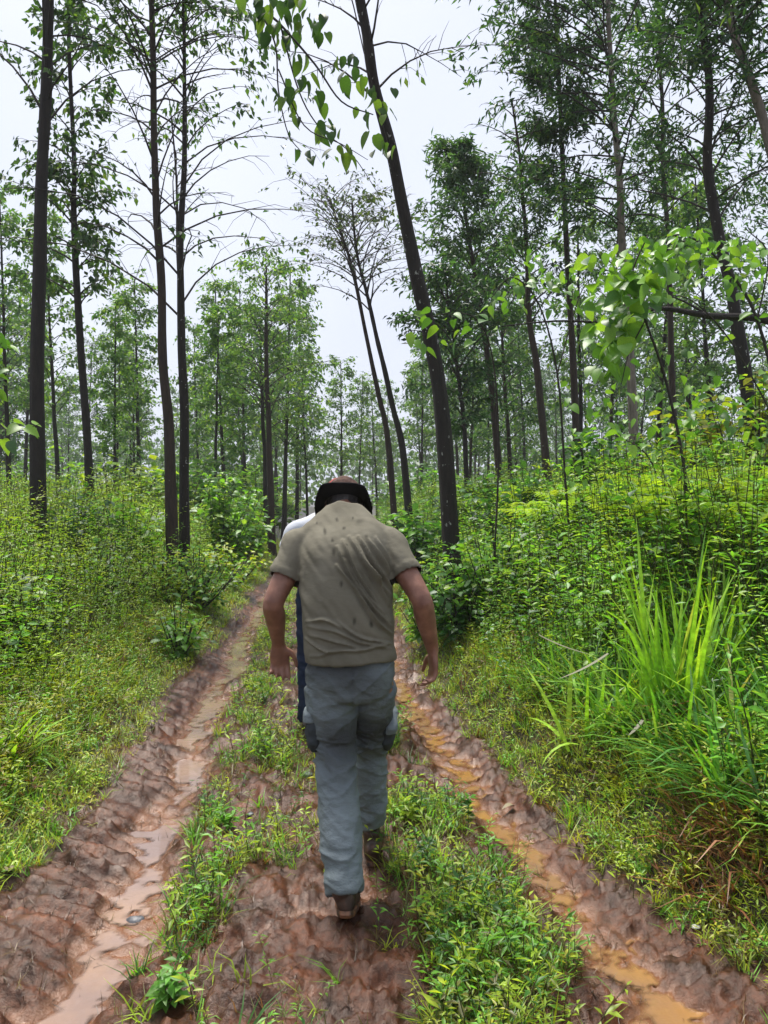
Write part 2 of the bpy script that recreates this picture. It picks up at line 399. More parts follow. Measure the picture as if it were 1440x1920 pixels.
def scatter(geo, tpls, x, y, scale, colors, rng, tiltmax=.25, sink=.01, stemcol=(.10, .11, .04)):
    n = len(x); which = rng.integers(0, len(tpls), n); z = ground(x, y)-sink
    for k, (V, F, Lf) in enumerate(tpls):
        s = which == k; c = s.sum()
        if not c: continue
        R = rotz(rng.uniform(0, 2*PI, c)); ta = rng.uniform(0, tiltmax, c); td = rng.uniform(0, 2*PI, c)
        ax = np.stack([np.cos(td)*np.sin(ta), np.sin(td)*np.sin(ta), np.cos(ta)], 1)
        # shear instead of rotate: lean the plant
        R = R.copy(); R[:, :, 2] = ax
        pos = np.stack([x[s], y[s], z[s]], 1)
        sc = np.asarray(scale)[s]
        W = np.einsum('nij,nkj->nki', R, V[None]*sc[:, None, None])+pos[:, None]
        kk = len(V); FF = (F[None]+(np.arange(c)*kk)[:, None, None]).reshape(-1, 3)+geo.n
        col = colors[s][:, None, :]*Lf[None, :, None]+np.array(stemcol)[None, None]*(1-Lf)[None, :, None]
        col = col*rng.uniform(.8, 1.2, (c, kk))[:, :, None]
        geo.V.append(W.reshape(-1, 3)); geo.F.append(FF); geo.C.append(col.reshape(-1, 3)); geo.M.append(np.zeros(len(FF))); geo.n += c*kk
def inview(x, y, m=.8): return (y > 1.2) & (np.abs(x) < .56*y+m)
def pal(rng, n, cols, wts):
    c = np.array(cols)[rng.choice(len(cols), n, p=np.array(wts)/sum(wts))]
    return c*rng.uniform(.8, 1.2, (n, 1))*rng.uniform(.93, 1.07, (n, 3))
YG = (.32, .46, .035); BG = (.15, .37, .035); DG = (.05, .16, .025); LG = (.26, .43, .055); OL = (.15, .16, .04); BR = (.18, .09, .04); GY = (.38, .42, .035)

rng = np.random.default_rng(11)
T_fine = [sprig(rng, 26, .82, .056, .36) for _ in range(8)]
T_broad = [sprig(rng, 14, .62, .085, .58) for _ in range(5)]
T_narrow = [sprig(rng, 16, .5, .10, .22, droop=.1) for _ in range(5)]
T_weed = [sprig(rng, 10, .12, .038, .32, stemr=.0012, droop=.1) for _ in range(8)]
T_grass = [tuft(rng, 7, .22, .008, .8) for _ in range(6)]
T_lush = [tuft(rng, 8, .5, .016, .7, 4) for _ in range(5)]
T_fern = [fern(rng, .4) for _ in range(4)]
T_litter = [tuft(rng, 6, .12, .004, 1.3) for _ in range(4)]

def sample_side(rng, n, side, d0, d1, e0, e1, pw=1.0):
    d = d0*(d1/d0)**rng.uniform(0, 1, n); e = e0+(e1-e0)*rng.uniform(0, 1, n)**pw
    x = (eL(d)-e) if side < 0 else (eR(d)+e)
    k = inview(x, d); return x[k], d[k], e[k]
def veg(name, label, geo, m=None):
    me = geo.mesh(name, [m or M_LEAF]); return tag(link(name, me), label, 'plants', kind='stuff')

# grass and weeds on the track itself
g = Geo(); rng = np.random.default_rng(21)
def strip(n, fx, w, tpls, sc, cols, wts, d0=1.5, d1=20, pat=.0):
    d = d0*(d1/d0)**rng.uniform(0, 1, n); x = fx(d)+rng.normal(0, 1, n)*w
    k = 1.3*fbm2(x*4, d*2.6, 91, 3)+.35*rng.normal(0, 1, n)-.3*(fbm2(x*10, d*8, 94, 2) < -.1) > pat; x, d = x[k], d[k]; k = inview(x, d) ; x, d = x[k], d[k]
    ok = (np.abs(x-cL(d)) > .16) & (np.abs(x-cR(d)) > .2); x, d = x[ok], d[ok]
    scatter(g, tpls, x, d, rng.uniform(.45, 1.5, len(x))*sc, pal(rng, len(x), cols, wts), rng, .5)
s1 = lambda d: cL(d)+.36
s2 = lambda d: cR(d)-.50
for tp, nn, sc in ((T_weed, 2300, 1.3), (T_grass, 6000, .62), (T_litter, 6500, .9), (T_narrow, 500, .34)):
    cc = ([YG, BG, OL, DG, GY], [4, 4, 2, 2, 1]) if tp is not T_litter else ([BR, OL, (.2, .13, .06)], [3, 2, 1])
    strip(int(nn*.55), s1, .12, tp, sc, *cc, pat=.05)
    strip(int(nn*1.0), s2, .21, tp, sc, *cc, pat=0.0)
    strip(int(nn*.35), lambda d: (cL(d)+cR(d))/2, .45, tp, sc*.8, *cc, pat=.25)
veg('track_weeds', 'low yellow green weeds and grass growing along the middle of the muddy track', g)

g = Geo(); rng = np.random.default_rng(23); n_ = 5200
d = 1.5*(18/1.5)**rng.uniform(0, 1, n_); x = eL(d)+(eR(d)-eL(d))*rng.uniform(0, 1, n_); k = fbm2(x*2.5, d*2, 99, 2)+.4*rng.normal(0, 1, n_) > .15; x, d = x[k], d[k]
scatter(g, T_litter, x, d, rng.uniform(.3, .8, len(x)), pal(rng, len(x), [(.05, .025, .012), (.10, .055, .025), (.16, .11, .05)], [3, 3, 1]), rng, 1.3, sink=0)
veg('track_litter', 'dead brown grass bits trodden into the wet mud of the track', g, M_GRASS)
# verges
g = Geo(); rng = np.random.default_rng(22)
for side in (-1, 1):
    for tp, nn, sc, e1 in ((T_grass, 7800, .9, .9), (T_weed, 4800, 1.4, .8), (T_litter, 2600, 1.2, .5)):
        x, d, e = sample_side(rng, nn, side, 1.4, 26, -.14, e1)
        cc = ([YG, GY, BG, OL, BR], [4, 3, 3, 1, 1]) if tp is not T_litter else ([BR, OL, (.22, .15, .07)], [3, 2, 2])
        keep = (rng.uniform(0, 1, len(x)) < smooth((e+.15)/.22+.25*fbm2(x*3, d*3, 93, 1))) 
        x, d, e = x[keep], d[keep], e[keep]
        scatter(g, tp, x, d, rng.uniform(.6, 1.3, len(x))*sc*(.7+.6*smooth(e/.6)), pal(rng, len(x), *cc), rng, .5)
veg('verge_grass', 'short yellow green grass spilling over both edges of the muddy track', g, M_GRASS)

# left bank undergrowth
def bankveg(name, label, side, spec, seed, mm=None):
    g = Geo(); rng = np.random.default_rng(seed)
    for (tp, nn, sc, d0, d1, e0, e1, cols, wts, th) in spec:
        x, d, e = sample_side(rng, nn, side, d0, d1, e0, e1, .8)
        k = fbm2(x*1.1+th*9, d*1.1, seed+int(th*10), 2) > th; x, d, e = x[k], d[k], e[k]
        if side > 0:
            cl_ = ((x-1.5)/.55)**2+((d-3.85)/.6)**2 > 1; x, d, e = x[cl_], d[cl_], e[cl_]
        grow = .36+.64*smooth((e-(.22 if side < 0 else .08))/(.85 if side < 0 else .75)); hv = 1+.25*fbm2(x*.9, d*.9, 97, 2)
        pn = smooth(.5+.5*fbm2(x*.8, d*.8, seed+5, 2))[:, None]
        c = pal(rng, len(x), cols, wts)*(.8+.4*pn)
        scatter(g, tp, x, d, rng.uniform(.7, 1.25, len(x))*sc*grow*hv*(1+.012*d), c, rng, .45)
    return veg(name, label, g, mm)
bankveg('left_undergrowth', 'dense light green leafy undergrowth covering the bank left of the track', -1, [
    (T_fine, 11500, 1.12, 2.2, 30, .35, 7, [LG, YG, BG, OL], [4, 4, 2, 1], -1.1),
    (T_broad, 2600, 1.1, 2.6, 30, .6, 8, [BG, LG, DG], [4, 3, 2], -.3),
    (T_narrow, 3200, 1.25, 2.2, 30, .4, 7, [YG, LG, BG], [3, 3, 2], -.4),
    (T_grass, 3000, 2.0, 2.2, 20, .3, 4, [YG, GY, LG, OL], [3, 3, 3, 1], -.5)], 31)
bankveg('right_undergrowth', 'dense green leafy undergrowth covering the steep bank right of the track', 1, [
    (T_fine, 10500, 1.08, 2.6, 30, .25, 7, [BG, LG, YG, DG], [4, 3, 3, 1.5], -1.1),
    (T_broad, 4200, 1.25, 3.0, 30, .2, 8, [BG, DG, LG], [4, 3, 2], -.4),
    (T_narrow, 3200, 1.2, 2.2, 26, .3, 7, [BG, LG, DG], [4, 3, 2], -.4),
    (T_grass, 3500, 1.8, 1.9, 14, .12, 3, [BG, YG, LG, BR], [4, 3, 2, 1], -.4)], 41)
# lush arching grass, right foreground
g = Geo(); rng = np.random.default_rng(51)
x, d, e = sample_side(rng, 1500, 1, 2.4, 5.2, .35, 2.8)
scatter(g, T_lush, x, d, rng.uniform(.6, 1.2, len(x))*1.0, pal(rng, len(x), [BG, (.07, .22, .03), LG], [4, 4, 1]), rng, .5)
veg('lush_grass', 'lush deep green arching grass in the right foreground', g, M_GRASS)
# ferns
g = Geo(); rng = np.random.default_rng(52)
x, d, e = sample_side(rng, 520, 1, 4.4, 14, 1.5, 7)
scatter(g, T_fern, x, d, rng.uniform(.8, 1.35, len(x)), pal(rng, len(x), [YG, (.25, .40, .04), LG], [3, 2, 3]), rng, .9, sink=-.62)
veg('fern_patch', 'yellow green ferns spreading over the top of the right bank', g)
# dry reddish grass
g = Geo(); rng = np.random.default_rng(53)
n_ = 230; d = rng.normal(2.98, .13, n_); x = 1.42+rng.normal(0, .12, n_)+(3-d)*.2
scatter(g, T_litter+T_grass[:3], x, d, rng.uniform(.7, 1.5, n_), pal(rng, n_, [(.25, .10, .045), (.32, .15, .07), (.16, .07, .03)], [3, 2, 2]), rng, .9)
veg('dry_grass', 'patch of dry reddish brown grass at the foot of the right bank', g, M_GRASS)

# ------------------------------------------------------------------ trees
def crown_geo(g, trunk, rng, t0=.35, t1=1.0, nb=28, Lb=1.8, up=(.5, 1.1), droop=.9, twigs=7, leaves=8, ls=.09, lw=.5,
              cols=None, prof='cone', tpl=DIAMOND, hang=.5, r_b=.018, gap=0.0, bias=None, bare=0.0):
    """branches+twigs (mat 0) and leaves (mat 1) around trunk polyline"""
    S = np.linspace(0, 1, len(trunk))
    def at(t): return np.array([np.interp(t, S, trunk[:, k]) for k in range(3)])
    LP, LD = [], []
    az = rng.uniform(0, 6)
    for i in range(nb):
        t = t0+(t1-t0)*(i+rng.uniform(0, 1))/nb; p0 = at(min(t, 1)); az += 2.4+rng.uniform(-.5, .5)
        f = (t-t0)/(t1-t0)
        k = {'cone': 1-.65*f, 'round': .45+.75*math.sin(PI*min(1, f*.9+.08)), 'top': .35+.65*f}[prof]
        L = Lb*k*rng.uniform(.6, 1.2)
        a = az if bias is None else (bias+rng.normal(0, 1.0) if rng.uniform() < .6 else az)
        el0 = rng.uniform(*up); n = 6; ss = np.linspace(0, 1, n)
        el = el0-droop*ss; aa = a+np.cumsum(rng.normal(0, .12, n))
        st = np.stack([np.cos(aa)*np.cos(el), np.sin(aa)*np.cos(el), np.sin(el)], 1)*L/(n-1)
        pts = p0+np.vstack([[0, 0, 0], np.cumsum(st[:-1], 0)])
        r = r_b*(.4+.6*k); V, F = tube(pts, np.linspace(r, r*.2, n), 4); g.add(V, F, (.04, .03, .025), 0)
        nt = max(2, int(twigs*rng.uniform(.7, 1.3)))
        isb = rng.uniform() < bare
        for j in range(nt):
            s = .25+.75*(j+rng.uniform(0, 1))/nt
            q = np.array([np.interp(s, ss, pts[:, c]) for c in range(3)])
            ta = aa[-1]+rng.choice([-1, 1])*rng.uniform(.4, 1.3); te = np.interp(s, ss, el)+rng.uniform(-.3, .5)
            tl = L*.32*rng.uniform(.5, 1.2)*(1.15-.5*s)
            d0 = np.array([math.cos(ta)*math.cos(te), math.sin(ta)*math.cos(te), math.sin(te)])
            d1 = nrm(d0+np.array([0, 0, -.5*droop]))
            tp = np.array([q, q+d0*tl*.5, q+d0*tl*.5+d1*tl*.5])
            V, F = tube(tp, [r*.35, r*.22, r*.1], 3); g.add(V, F, (.04, .03, .025), 0)
            if isb or rng.uniform() < gap: continue
            nl = int(leaves*rng.uniform(.5, 1.5)); u = rng.uniform(.25, 1.0, nl)
            LP.append(tp[0]+(tp[2]-tp[0])*u[:, None]+rng.normal(0, ls*.5, (nl, 3)))
            dd = rng.normal(0, .6, (nl, 3))+d1*.8; dd[:, 2] -= hang; LD.append(dd)
    if LP:
        LP = np.concatenate(LP); LD = np.concatenate(LD); nl = len(LP)
        L = ls*rng.uniform(.6, 1.3, nl)
        c = pal(rng, nl, *(cols or ([DG, BG], [1, 1])))
        g.inst(tpl[0], tpl[1], LP, frames(LD, rng.uniform(-1.2, 1.2, nl)), np.stack([L*lw, L, L], 1), c, 1)
def trunk_geo(pts, r0, r1, rng, n=9, k=7, flare=.35):
    p = catmull(pts, k); m = len(p); t = np.linspace(0, 1, m)
    p = p+np.stack([vn2(t*9, t*0, int(rng.integers(1e4))), vn2(t*9, t*0, int(rng.integers(1e4))), 0*t], 1)*r0*.25*(np.sin(PI*t)[:, None])
    r = r0+(r1-r0)*t**.9; r = r*(1+flare*np.exp(-t*m*.55))*(1+.07*vn2(t*23, t*0, int(rng.integers(1e4))))
    V, F = tube(p, r, n); return p, V, F
def tree(name, label, pts, r0, r1, crown, seed, bk=None, group=None, cat='tree', extra=None):
    rng = np.random.default_rng(seed); pts = np.asarray(pts, float).copy()
    base = pts[0].copy(); base[2] = gz(base[0], base[1]); pts[0, 2] = base[2]-.15
    root = empty(name, base, label, cat, group)
    p, V, F = trunk_geo(pts, r0, r1, rng)
    g = Geo(); g.add(V-base, F); link('trunk', g.mesh('trunk', [bk or M_BARK]), root)
    if crown:
        g = Geo()
        for c in (crown if isinstance(crown, list) else [crown]): crown_geo(g, p, rng, **c)
        link('crown', g.mesh('crown', [M_TWIG, M_LEAF], origin=base), root)
    return root, p
def px(lst, d, top=None, dd=None):
    """pixel trunk line at depth d; dd = depth per point"""
    out = [P(a, b_, (dd[i] if dd else d)) for i, (a, b_) in enumerate(lst)]
    return out
SM = dict(cols=([(.045, .105, .035), (.07, .15, .035), (.03, .075, .03), (.12, .21, .04)], [4, 3, 3, 1]))
AC = dict(cols=([(.022, .065, .030), (.04, .10, .04), (.065, .16, .05), (.12, .21, .05)], [4, 4, 3, 1]))
PL = dict(cols=([(.095, .21, .07), (.14, .27, .07), (.06, .14, .055), (.21, .35, .07)], [4, 4, 3, 2]))

# named foreground trunks -----------------------------------------------------
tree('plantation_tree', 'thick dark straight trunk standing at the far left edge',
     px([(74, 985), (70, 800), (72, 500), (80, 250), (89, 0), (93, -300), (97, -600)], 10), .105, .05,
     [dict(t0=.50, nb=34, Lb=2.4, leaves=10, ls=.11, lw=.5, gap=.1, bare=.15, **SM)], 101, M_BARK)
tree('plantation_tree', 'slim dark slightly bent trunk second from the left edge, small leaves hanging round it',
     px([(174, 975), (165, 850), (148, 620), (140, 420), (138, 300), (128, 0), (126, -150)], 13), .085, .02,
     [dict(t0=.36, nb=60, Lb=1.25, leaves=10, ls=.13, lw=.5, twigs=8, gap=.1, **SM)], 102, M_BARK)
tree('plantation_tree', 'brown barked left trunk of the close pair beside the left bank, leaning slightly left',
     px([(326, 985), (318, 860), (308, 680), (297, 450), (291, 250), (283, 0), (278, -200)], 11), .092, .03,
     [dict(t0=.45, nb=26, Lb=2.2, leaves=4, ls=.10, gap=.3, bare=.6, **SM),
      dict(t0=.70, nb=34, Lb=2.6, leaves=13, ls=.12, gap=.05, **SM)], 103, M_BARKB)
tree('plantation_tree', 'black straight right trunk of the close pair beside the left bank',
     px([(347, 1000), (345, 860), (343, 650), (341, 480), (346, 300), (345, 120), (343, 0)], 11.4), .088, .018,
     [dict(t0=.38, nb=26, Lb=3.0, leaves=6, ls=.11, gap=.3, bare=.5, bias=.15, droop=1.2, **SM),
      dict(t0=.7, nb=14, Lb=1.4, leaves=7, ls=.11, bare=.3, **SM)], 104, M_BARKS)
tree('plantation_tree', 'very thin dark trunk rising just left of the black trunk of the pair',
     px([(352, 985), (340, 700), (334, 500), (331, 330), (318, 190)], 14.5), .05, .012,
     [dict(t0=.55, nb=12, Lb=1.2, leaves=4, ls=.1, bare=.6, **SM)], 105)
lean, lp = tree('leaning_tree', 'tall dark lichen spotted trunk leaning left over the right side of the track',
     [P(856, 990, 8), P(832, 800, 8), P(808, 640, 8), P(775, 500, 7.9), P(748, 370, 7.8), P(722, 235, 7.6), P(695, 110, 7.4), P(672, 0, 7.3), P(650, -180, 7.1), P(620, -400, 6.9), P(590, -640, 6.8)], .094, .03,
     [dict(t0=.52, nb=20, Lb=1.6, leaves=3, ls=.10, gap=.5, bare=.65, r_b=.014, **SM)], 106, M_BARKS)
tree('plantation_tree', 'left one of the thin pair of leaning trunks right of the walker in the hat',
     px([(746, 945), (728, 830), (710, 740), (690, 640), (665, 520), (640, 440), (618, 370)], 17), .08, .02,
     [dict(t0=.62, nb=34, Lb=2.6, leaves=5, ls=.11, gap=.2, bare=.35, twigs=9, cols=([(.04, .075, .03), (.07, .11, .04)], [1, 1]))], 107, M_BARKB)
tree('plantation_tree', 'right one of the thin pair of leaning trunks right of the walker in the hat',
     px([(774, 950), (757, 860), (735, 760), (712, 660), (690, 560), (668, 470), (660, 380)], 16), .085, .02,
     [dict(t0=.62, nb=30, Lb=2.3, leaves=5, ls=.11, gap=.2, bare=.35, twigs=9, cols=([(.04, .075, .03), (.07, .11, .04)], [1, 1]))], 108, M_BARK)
tree('plantation_tree', 'reddish brown straight trunk in the tight cluster left of the walkers',
     px([(511, 1050), (505, 850), (500, 640), (499, 500)], 21), .11, .03,
     [dict(t0=.40, nb=54, Lb=2.4, leaves=7, ls=.14, gap=.15, bare=.15, **PL)], 109, M_BARKB)
tree('plantation_tree', 'dark thin trunk at the left of the tight cluster left of the walkers',
     px([(499, 1045), (496, 850), (490, 700), (488, 600)], 23), .08, .03,
     [dict(t0=.5, nb=30, Lb=1.9, leaves=9, ls=.16, **PL)], 110)
# right side acacias
tree('acacia_tree', 'pale straight trunk rising through dense dark foliage on the right',
     px([(1195, 960), (1185, 760), (1175, 560), (1165, 400), (1152, 200), (1140, 0), (1135, -200)], 12.5), .09, .03,
     [dict(t0=.44, nb=54, Lb=2.2, leaves=15, ls=.15, lw=.26, twigs=9, up=(.2, 1.1), droop=.6, hang=.2, bias=PI, prof='round', **AC)], 111, M_BARKL)
tree('acacia_tree', 'dark forked trunk standing near the right edge behind the leafy vines',
     px([(1425, 950), (1405, 760), (1380, 600), (1350, 440), (1330, 300), (1328, 150), (1310, 0), (1300, -200)], 10), .105, .035,
     [dict(t0=.45, nb=36, Lb=1.7, leaves=13, ls=.15, lw=.24, twigs=8, up=(.2, 1.1), droop=.6, hang=.2, gap=.25, **AC)], 112, M_BARKS)
tree('acacia_tree', 'grey trunk slanting in from the upper right corner',
     px([(1560, 960), (1500, 500), (1440, 260), (1390, 100), (1360, 0), (1330, -120)], 9.5), .085, .03,
     [dict(t0=.5, nb=30, Lb=1.5, leaves=13, ls=.15, lw=.24, twigs=8, up=(.2, 1.1), droop=.6, hang=.2, gap=.15, **AC)], 113, M_BARKL)
tree('acacia_tree', 'slender brown trunk half hidden in leaves right of the leaning tree',
     px([(1036, 970), (1022, 840), (1005, 690), (990, 560), (985, 440), (975, 300), (960, 190)], 13.5), .085, .015,
     [dict(t0=.42, t1=.8, nb=24, Lb=1.3, leaves=12, ls=.14, lw=.26, hang=.2, **AC), dict(t0=.75, nb=14, Lb=1.2, leaves=2, bare=.8, ls=.1, **SM)], 114, M_BARKB)
tree('acacia_tree', 'bushy topped tree just right of the leaning trunk, rounded crown against the sky',
     px([(945, 960), (925, 760), (905, 600), (885, 480), (868, 360), (858, 290)], 17), .09, .02,
     [dict(t0=.33, nb=66, Lb=1.8, leaves=15, ls=.17, lw=.3, twigs=8, hang=.1, prof='cone', cols=([(.035, .095, .04), (.06, .14, .05), (.10, .2, .05)], [3, 4, 1]))], 115, M_BARKB)
tree('acacia_tree', 'dark leafy tree filling the space behind the leaning trunk',
     px([(880, 960), (870, 800), (850, 640), (835, 520)], 15), .06, .015,
     [dict(t0=.3, nb=44, Lb=1.1, leaves=13, ls=.15, lw=.35, hang=.2, prof='round', **AC)], 116, M_BARK)
tree('acacia_tree', 'tall dark leaved tree reaching left into the open sky at upper right',
     px([(1085, 960), (1075, 700), (1060, 450), (1050, 200), (1040, 0), (1030, -120)], 14), .075, .02,
     [dict(t0=.46, nb=58, Lb=1.9, leaves=16, ls=.16, lw=.26, twigs=9, hang=.2, prof='top', bias=2.9, **AC)], 117, M_BARKB)
tree('acacia_tree', 'dense dark crowned tree between the pale trunk and the forked trunk',
     px([(1265, 960), (1262, 760), (1255, 560), (1248, 380), (1240, 200), (1235, 60), (1230, -80)], 15), .08, .02,
     [dict(t0=.4, nb=46, Lb=1.9, leaves=14, ls=.16, lw=.26, twigs=9, hang=.2, prof='round', **AC)], 118, M_BARKB)
# shared crowns for the woodland behind -----------------------------------------
def tree_set(kind, nvar, seed0):
    out = []
    for v in range(nvar):
        rng = np.random.default_rng(seed0+v); h = 10.5
        lean_ = rng.normal(0, .35, 2)
        pts = np.array([[0, 0, -.3], [lean_[0]*.3, lean_[1]*.3, h*.33], [lean_[0]*.7, lean_[1]*.7, h*.66], [lean_[0], lean_[1], h]])
        p, V, F = trunk_geo(pts, .10, .02, rng, n=6, k=4)
        g = Geo(); g.add(V, F); tm = g.mesh('trunk', [M_BARK if kind != 'acacia' else M_BARKB])
        g = Geo()
        if kind == 'slim': crown_geo(g, p, rng, t0=.33, nb=50, Lb=1.9, twigs=7, leaves=10, ls=.19, lw=.5, gap=.2, **PL)
        elif kind == 'acacia': crown_geo(g, p, rng, t0=.25, nb=52, Lb=2.1, twigs=7, leaves=11, ls=.21, lw=.32, hang=.1, prof='round', **AC)
        else: crown_geo(g, p, rng, t0=.12, nb=46, Lb=2.3, twigs=7, leaves=11, ls=.21, lw=.55, hang=.3, cols=([(.06, .15, .05), (.10, .22, .05), (.16, .29, .05)], [3, 3, 2]))
        out.append((tm, g.mesh('crown', [M_TWIG, M_LEAF])))
    return out
SETS = {'slim': tree_set('slim', 4, 300), 'acacia': tree_set('acacia', 3, 320), 'leafy': tree_set('leafy', 3, 340)}
rng = np.random.default_rng(400)
def far_tree(x, y, kind, hs, label, group, lean_=(0, 0)):
    tm, cm = SETS[kind][int(rng.integers(len(SETS[kind])))]
    r = empty('woodland_tree', (x, y, gz(x, y)), label, 'tree', group)
    r.rotation_euler = (rng.normal(0, .02)+lean_[1], rng.normal(0, .02)+lean_[0], rng.uniform(0, 6.28)); s = hs/10.5
    r.scale = (s*rng.uniform(.85, 1.1), s*rng.uniform(.85, 1.1), s)
    link('trunk', tm, r); link('crown', cm, r)
def far_px(pxx, d, kind, hs, label, group): far_tree((pxx-CX)/FPX*d, d, kind, hs, label, group)
# mid-distance trees seen one by one, left to right
for a in [(20, 19, 'slim', 8.6, 'leafy tree at the left edge behind the thick dark trunk'),
          (112, 22, 'slim', 9.3, 'pale green tree between the thick left trunk and the slim bent trunk'),
          (215, 20, 'leafy', 6.3, 'bright leaved shorter tree right of the slim bent trunk'),
          (262, 24, 'slim', 7.8, 'thin trunked tree left of the close pair'),
          (400, 21, 'leafy', 6.3, 'fresh green tree just right of the close pair of trunks'),
          (423, 26, 'slim', 8.6, 'dark trunked tree halfway between the close pair and the tight cluster'),
          (462, 30, 'slim', 9.6, 'tall pale tree standing behind left of the tight cluster'),
          (532, 27, 'slim', 9.9, 'dark trunked tree right of the tight cluster, crown above the path'),
          (556, 31, 'slim', 10.4, 'broad grey green tree above the white shirted walker'),
          (578, 29, 'slim', 7.6, 'short dark trunked tree just left of the brimmed hat'),
          (641, 36, 'slim', 8.4, 'small far tree straight above the brimmed hat'),
          (671, 38, 'slim', 7.8, 'small far tree above the right side of the brimmed hat'),
          (708, 40, 'slim', 7.6, 'small far tree seen behind the thin leaning pair'),
          (790, 33, 'slim', 8.0, 'far tree left of the leaning trunk'),
          (880, 24, 'acacia', 7.4, 'dark leafy tree close behind the leaning trunk'),
          (962, 21, 'acacia', 8.3, 'dark leafy tree left of the slender brown trunk'),
          (1090, 20, 'slim', 8.6, 'thin trunked tree left of the pale trunk'),
          (1140, 24, 'acacia', 9.6, 'brown trunked acacia just left of the pale trunk'),
          (1225, 19, 'slim', 9.4, 'thin trunked tree just right of the pale trunk'),
          (1300, 21, 'acacia', 9.2, 'brown trunked acacia left of the forked trunk'),
          (1345, 17, 'slim', 8.0, 'thin trunked tree close left of the forked trunk'),
          (1470, 18, 'acacia', 9.6, 'dark acacia at the right edge behind the forked trunk')]:
    far_px(a[0], a[1], a[2], a[3], a[4], 'trees of the middle distance')
ZQ = [40, 110, 190, 260, 335, 400, 460, 520, 570, 620, 670, 720, 780, 840, 900, 960, 1040, 1120, 1190, 1270, 1350, 1430, 9999]
ZONES = ['at the left edge', 'behind the thick far left trunk', 'around the slim bent trunk', 'left of the close pair', 'behind the close pair of trunks',
    'just right of the close pair', 'left of the tight cluster', 'behind the tight cluster', 'over the white shouldered walker', 'left of the brimmed hat', 'over the brimmed hat', 'right of the brimmed hat',
    'behind the thin leaning pair', 'left of the leaning trunk', 'behind the leaning trunk', 'just right of the leaning trunk', 'behind the slender brown trunk', 'left of the hanging vine',
    'behind the hanging vine', 'right of the hanging vine', 'left of the forked trunk', 'behind the forked trunk', 'at the right edge of the frame']
k = 0
for row, (d, hl) in enumerate([(34, 9.8), (40, 10.2), (47, 10.5), (56, 11), (68, 11.5), (84, 12)]):
    step = 3.3+row*.6; xs = np.arange(-.62*d-4, .62*d+4, step)
    for x in xs:
        xx, yy_ = x+rng.normal(0, .8), d+rng.normal(0, 1.8)
        c = float((cL(np.array([yy_]))[0]+cR(np.array([yy_]))[0])/2)
        if abs(xx-c) < 2.6: continue
        pxx = CX+xx/yy_*FPX
        hh = hl*rng.uniform(.85, 1.1)*(.80 if 560 < pxx < 800 else 1)
        side = 'left' if xx < c else 'right'
        kind = rng.choice(['slim', 'leafy', 'acacia'], p=[.65, .2, .15] if side == 'left' else [.35, .2, .45])
        if abs(pxx-CX) > 790: continue
        where = ZONES[[q for q in range(len(ZQ)) if pxx < ZQ[q]][0]]
        depth = {34: 'beyond the middle trees', 40: 'well past the middle trees', 47: 'deep inside', 56: 'very deep inside', 68: 'near the back', 84: 'at the back'}[d]
        lab = {'slim': 'slender pale tree ', 'leafy': 'bushy green tree ', 'acacia': 'dark dense tree '}[str(kind)]+depth+', '+where+(', outer' if abs(xx) > .53*yy_ else '')
        far_tree(xx, yy_, str(kind), hh, lab, lab+' group'); k += 1

# low growth and far wood under the woodland
def bush_mesh(seed, cols):
    rng = np.random.default_rng(seed); gs, gl = Geo(), Geo(); LP = []; LD = []
    for i in range(26):
        a = rng.uniform(0, 6.28); sp = rng.uniform(.1, 1)*1.2; hh = 2.2*rng.uniform(.4, 1.05)*(1-.3*sp/1.2); t = np.linspace(0, 1, 4)[:, None]
        pts = np.array([math.cos(a), math.sin(a), 0])*sp*t**.8+np.array([0, 0, hh])*t-np.array([0, 0, .1])
        V, F = tube(pts, np.linspace(.02, .006, 4), 3); gs.add(V, F); nl = 46; u = rng.uniform(.1, 1, nl)
        q = np.stack([np.interp(u, t[:, 0], pts[:, c]) for c in range(3)], 1); dd = rng.normal(0, 1, (nl, 3)); dd[:, 2] = dd[:, 2]*.35-.1
        LP.append(q+nrm(dd)*rng.uniform(.03, .3, nl)[:, None]); LD.append(dd)
    LP = np.concatenate(LP); LD = np.concatenate(LD); L = .19*rng.uniform(.6, 1.3, len(LP))
    gl.inst(DIAMOND[0], DIAMOND[1], LP, frames(LD, rng.uniform(-.5, .5, len(LP))), np.stack([L*.7, L, L], 1), pal(rng, len(LP), *cols))
    return gs.mesh('stem', [M_TWIG]), gl.mesh('foliage', [M_LEAF])
BM = {'fresh green': bush_mesh(901, ([BG, (.10, .22, .05), LG], [3, 3, 2])), 'dark green': bush_mesh(902, ([DG, (.06, .15, .04), BG], [3, 3, 1])), 'yellow green': bush_mesh(903, ([YG, LG, BG], [3, 3, 1]))}
rng = np.random.default_rng(910)
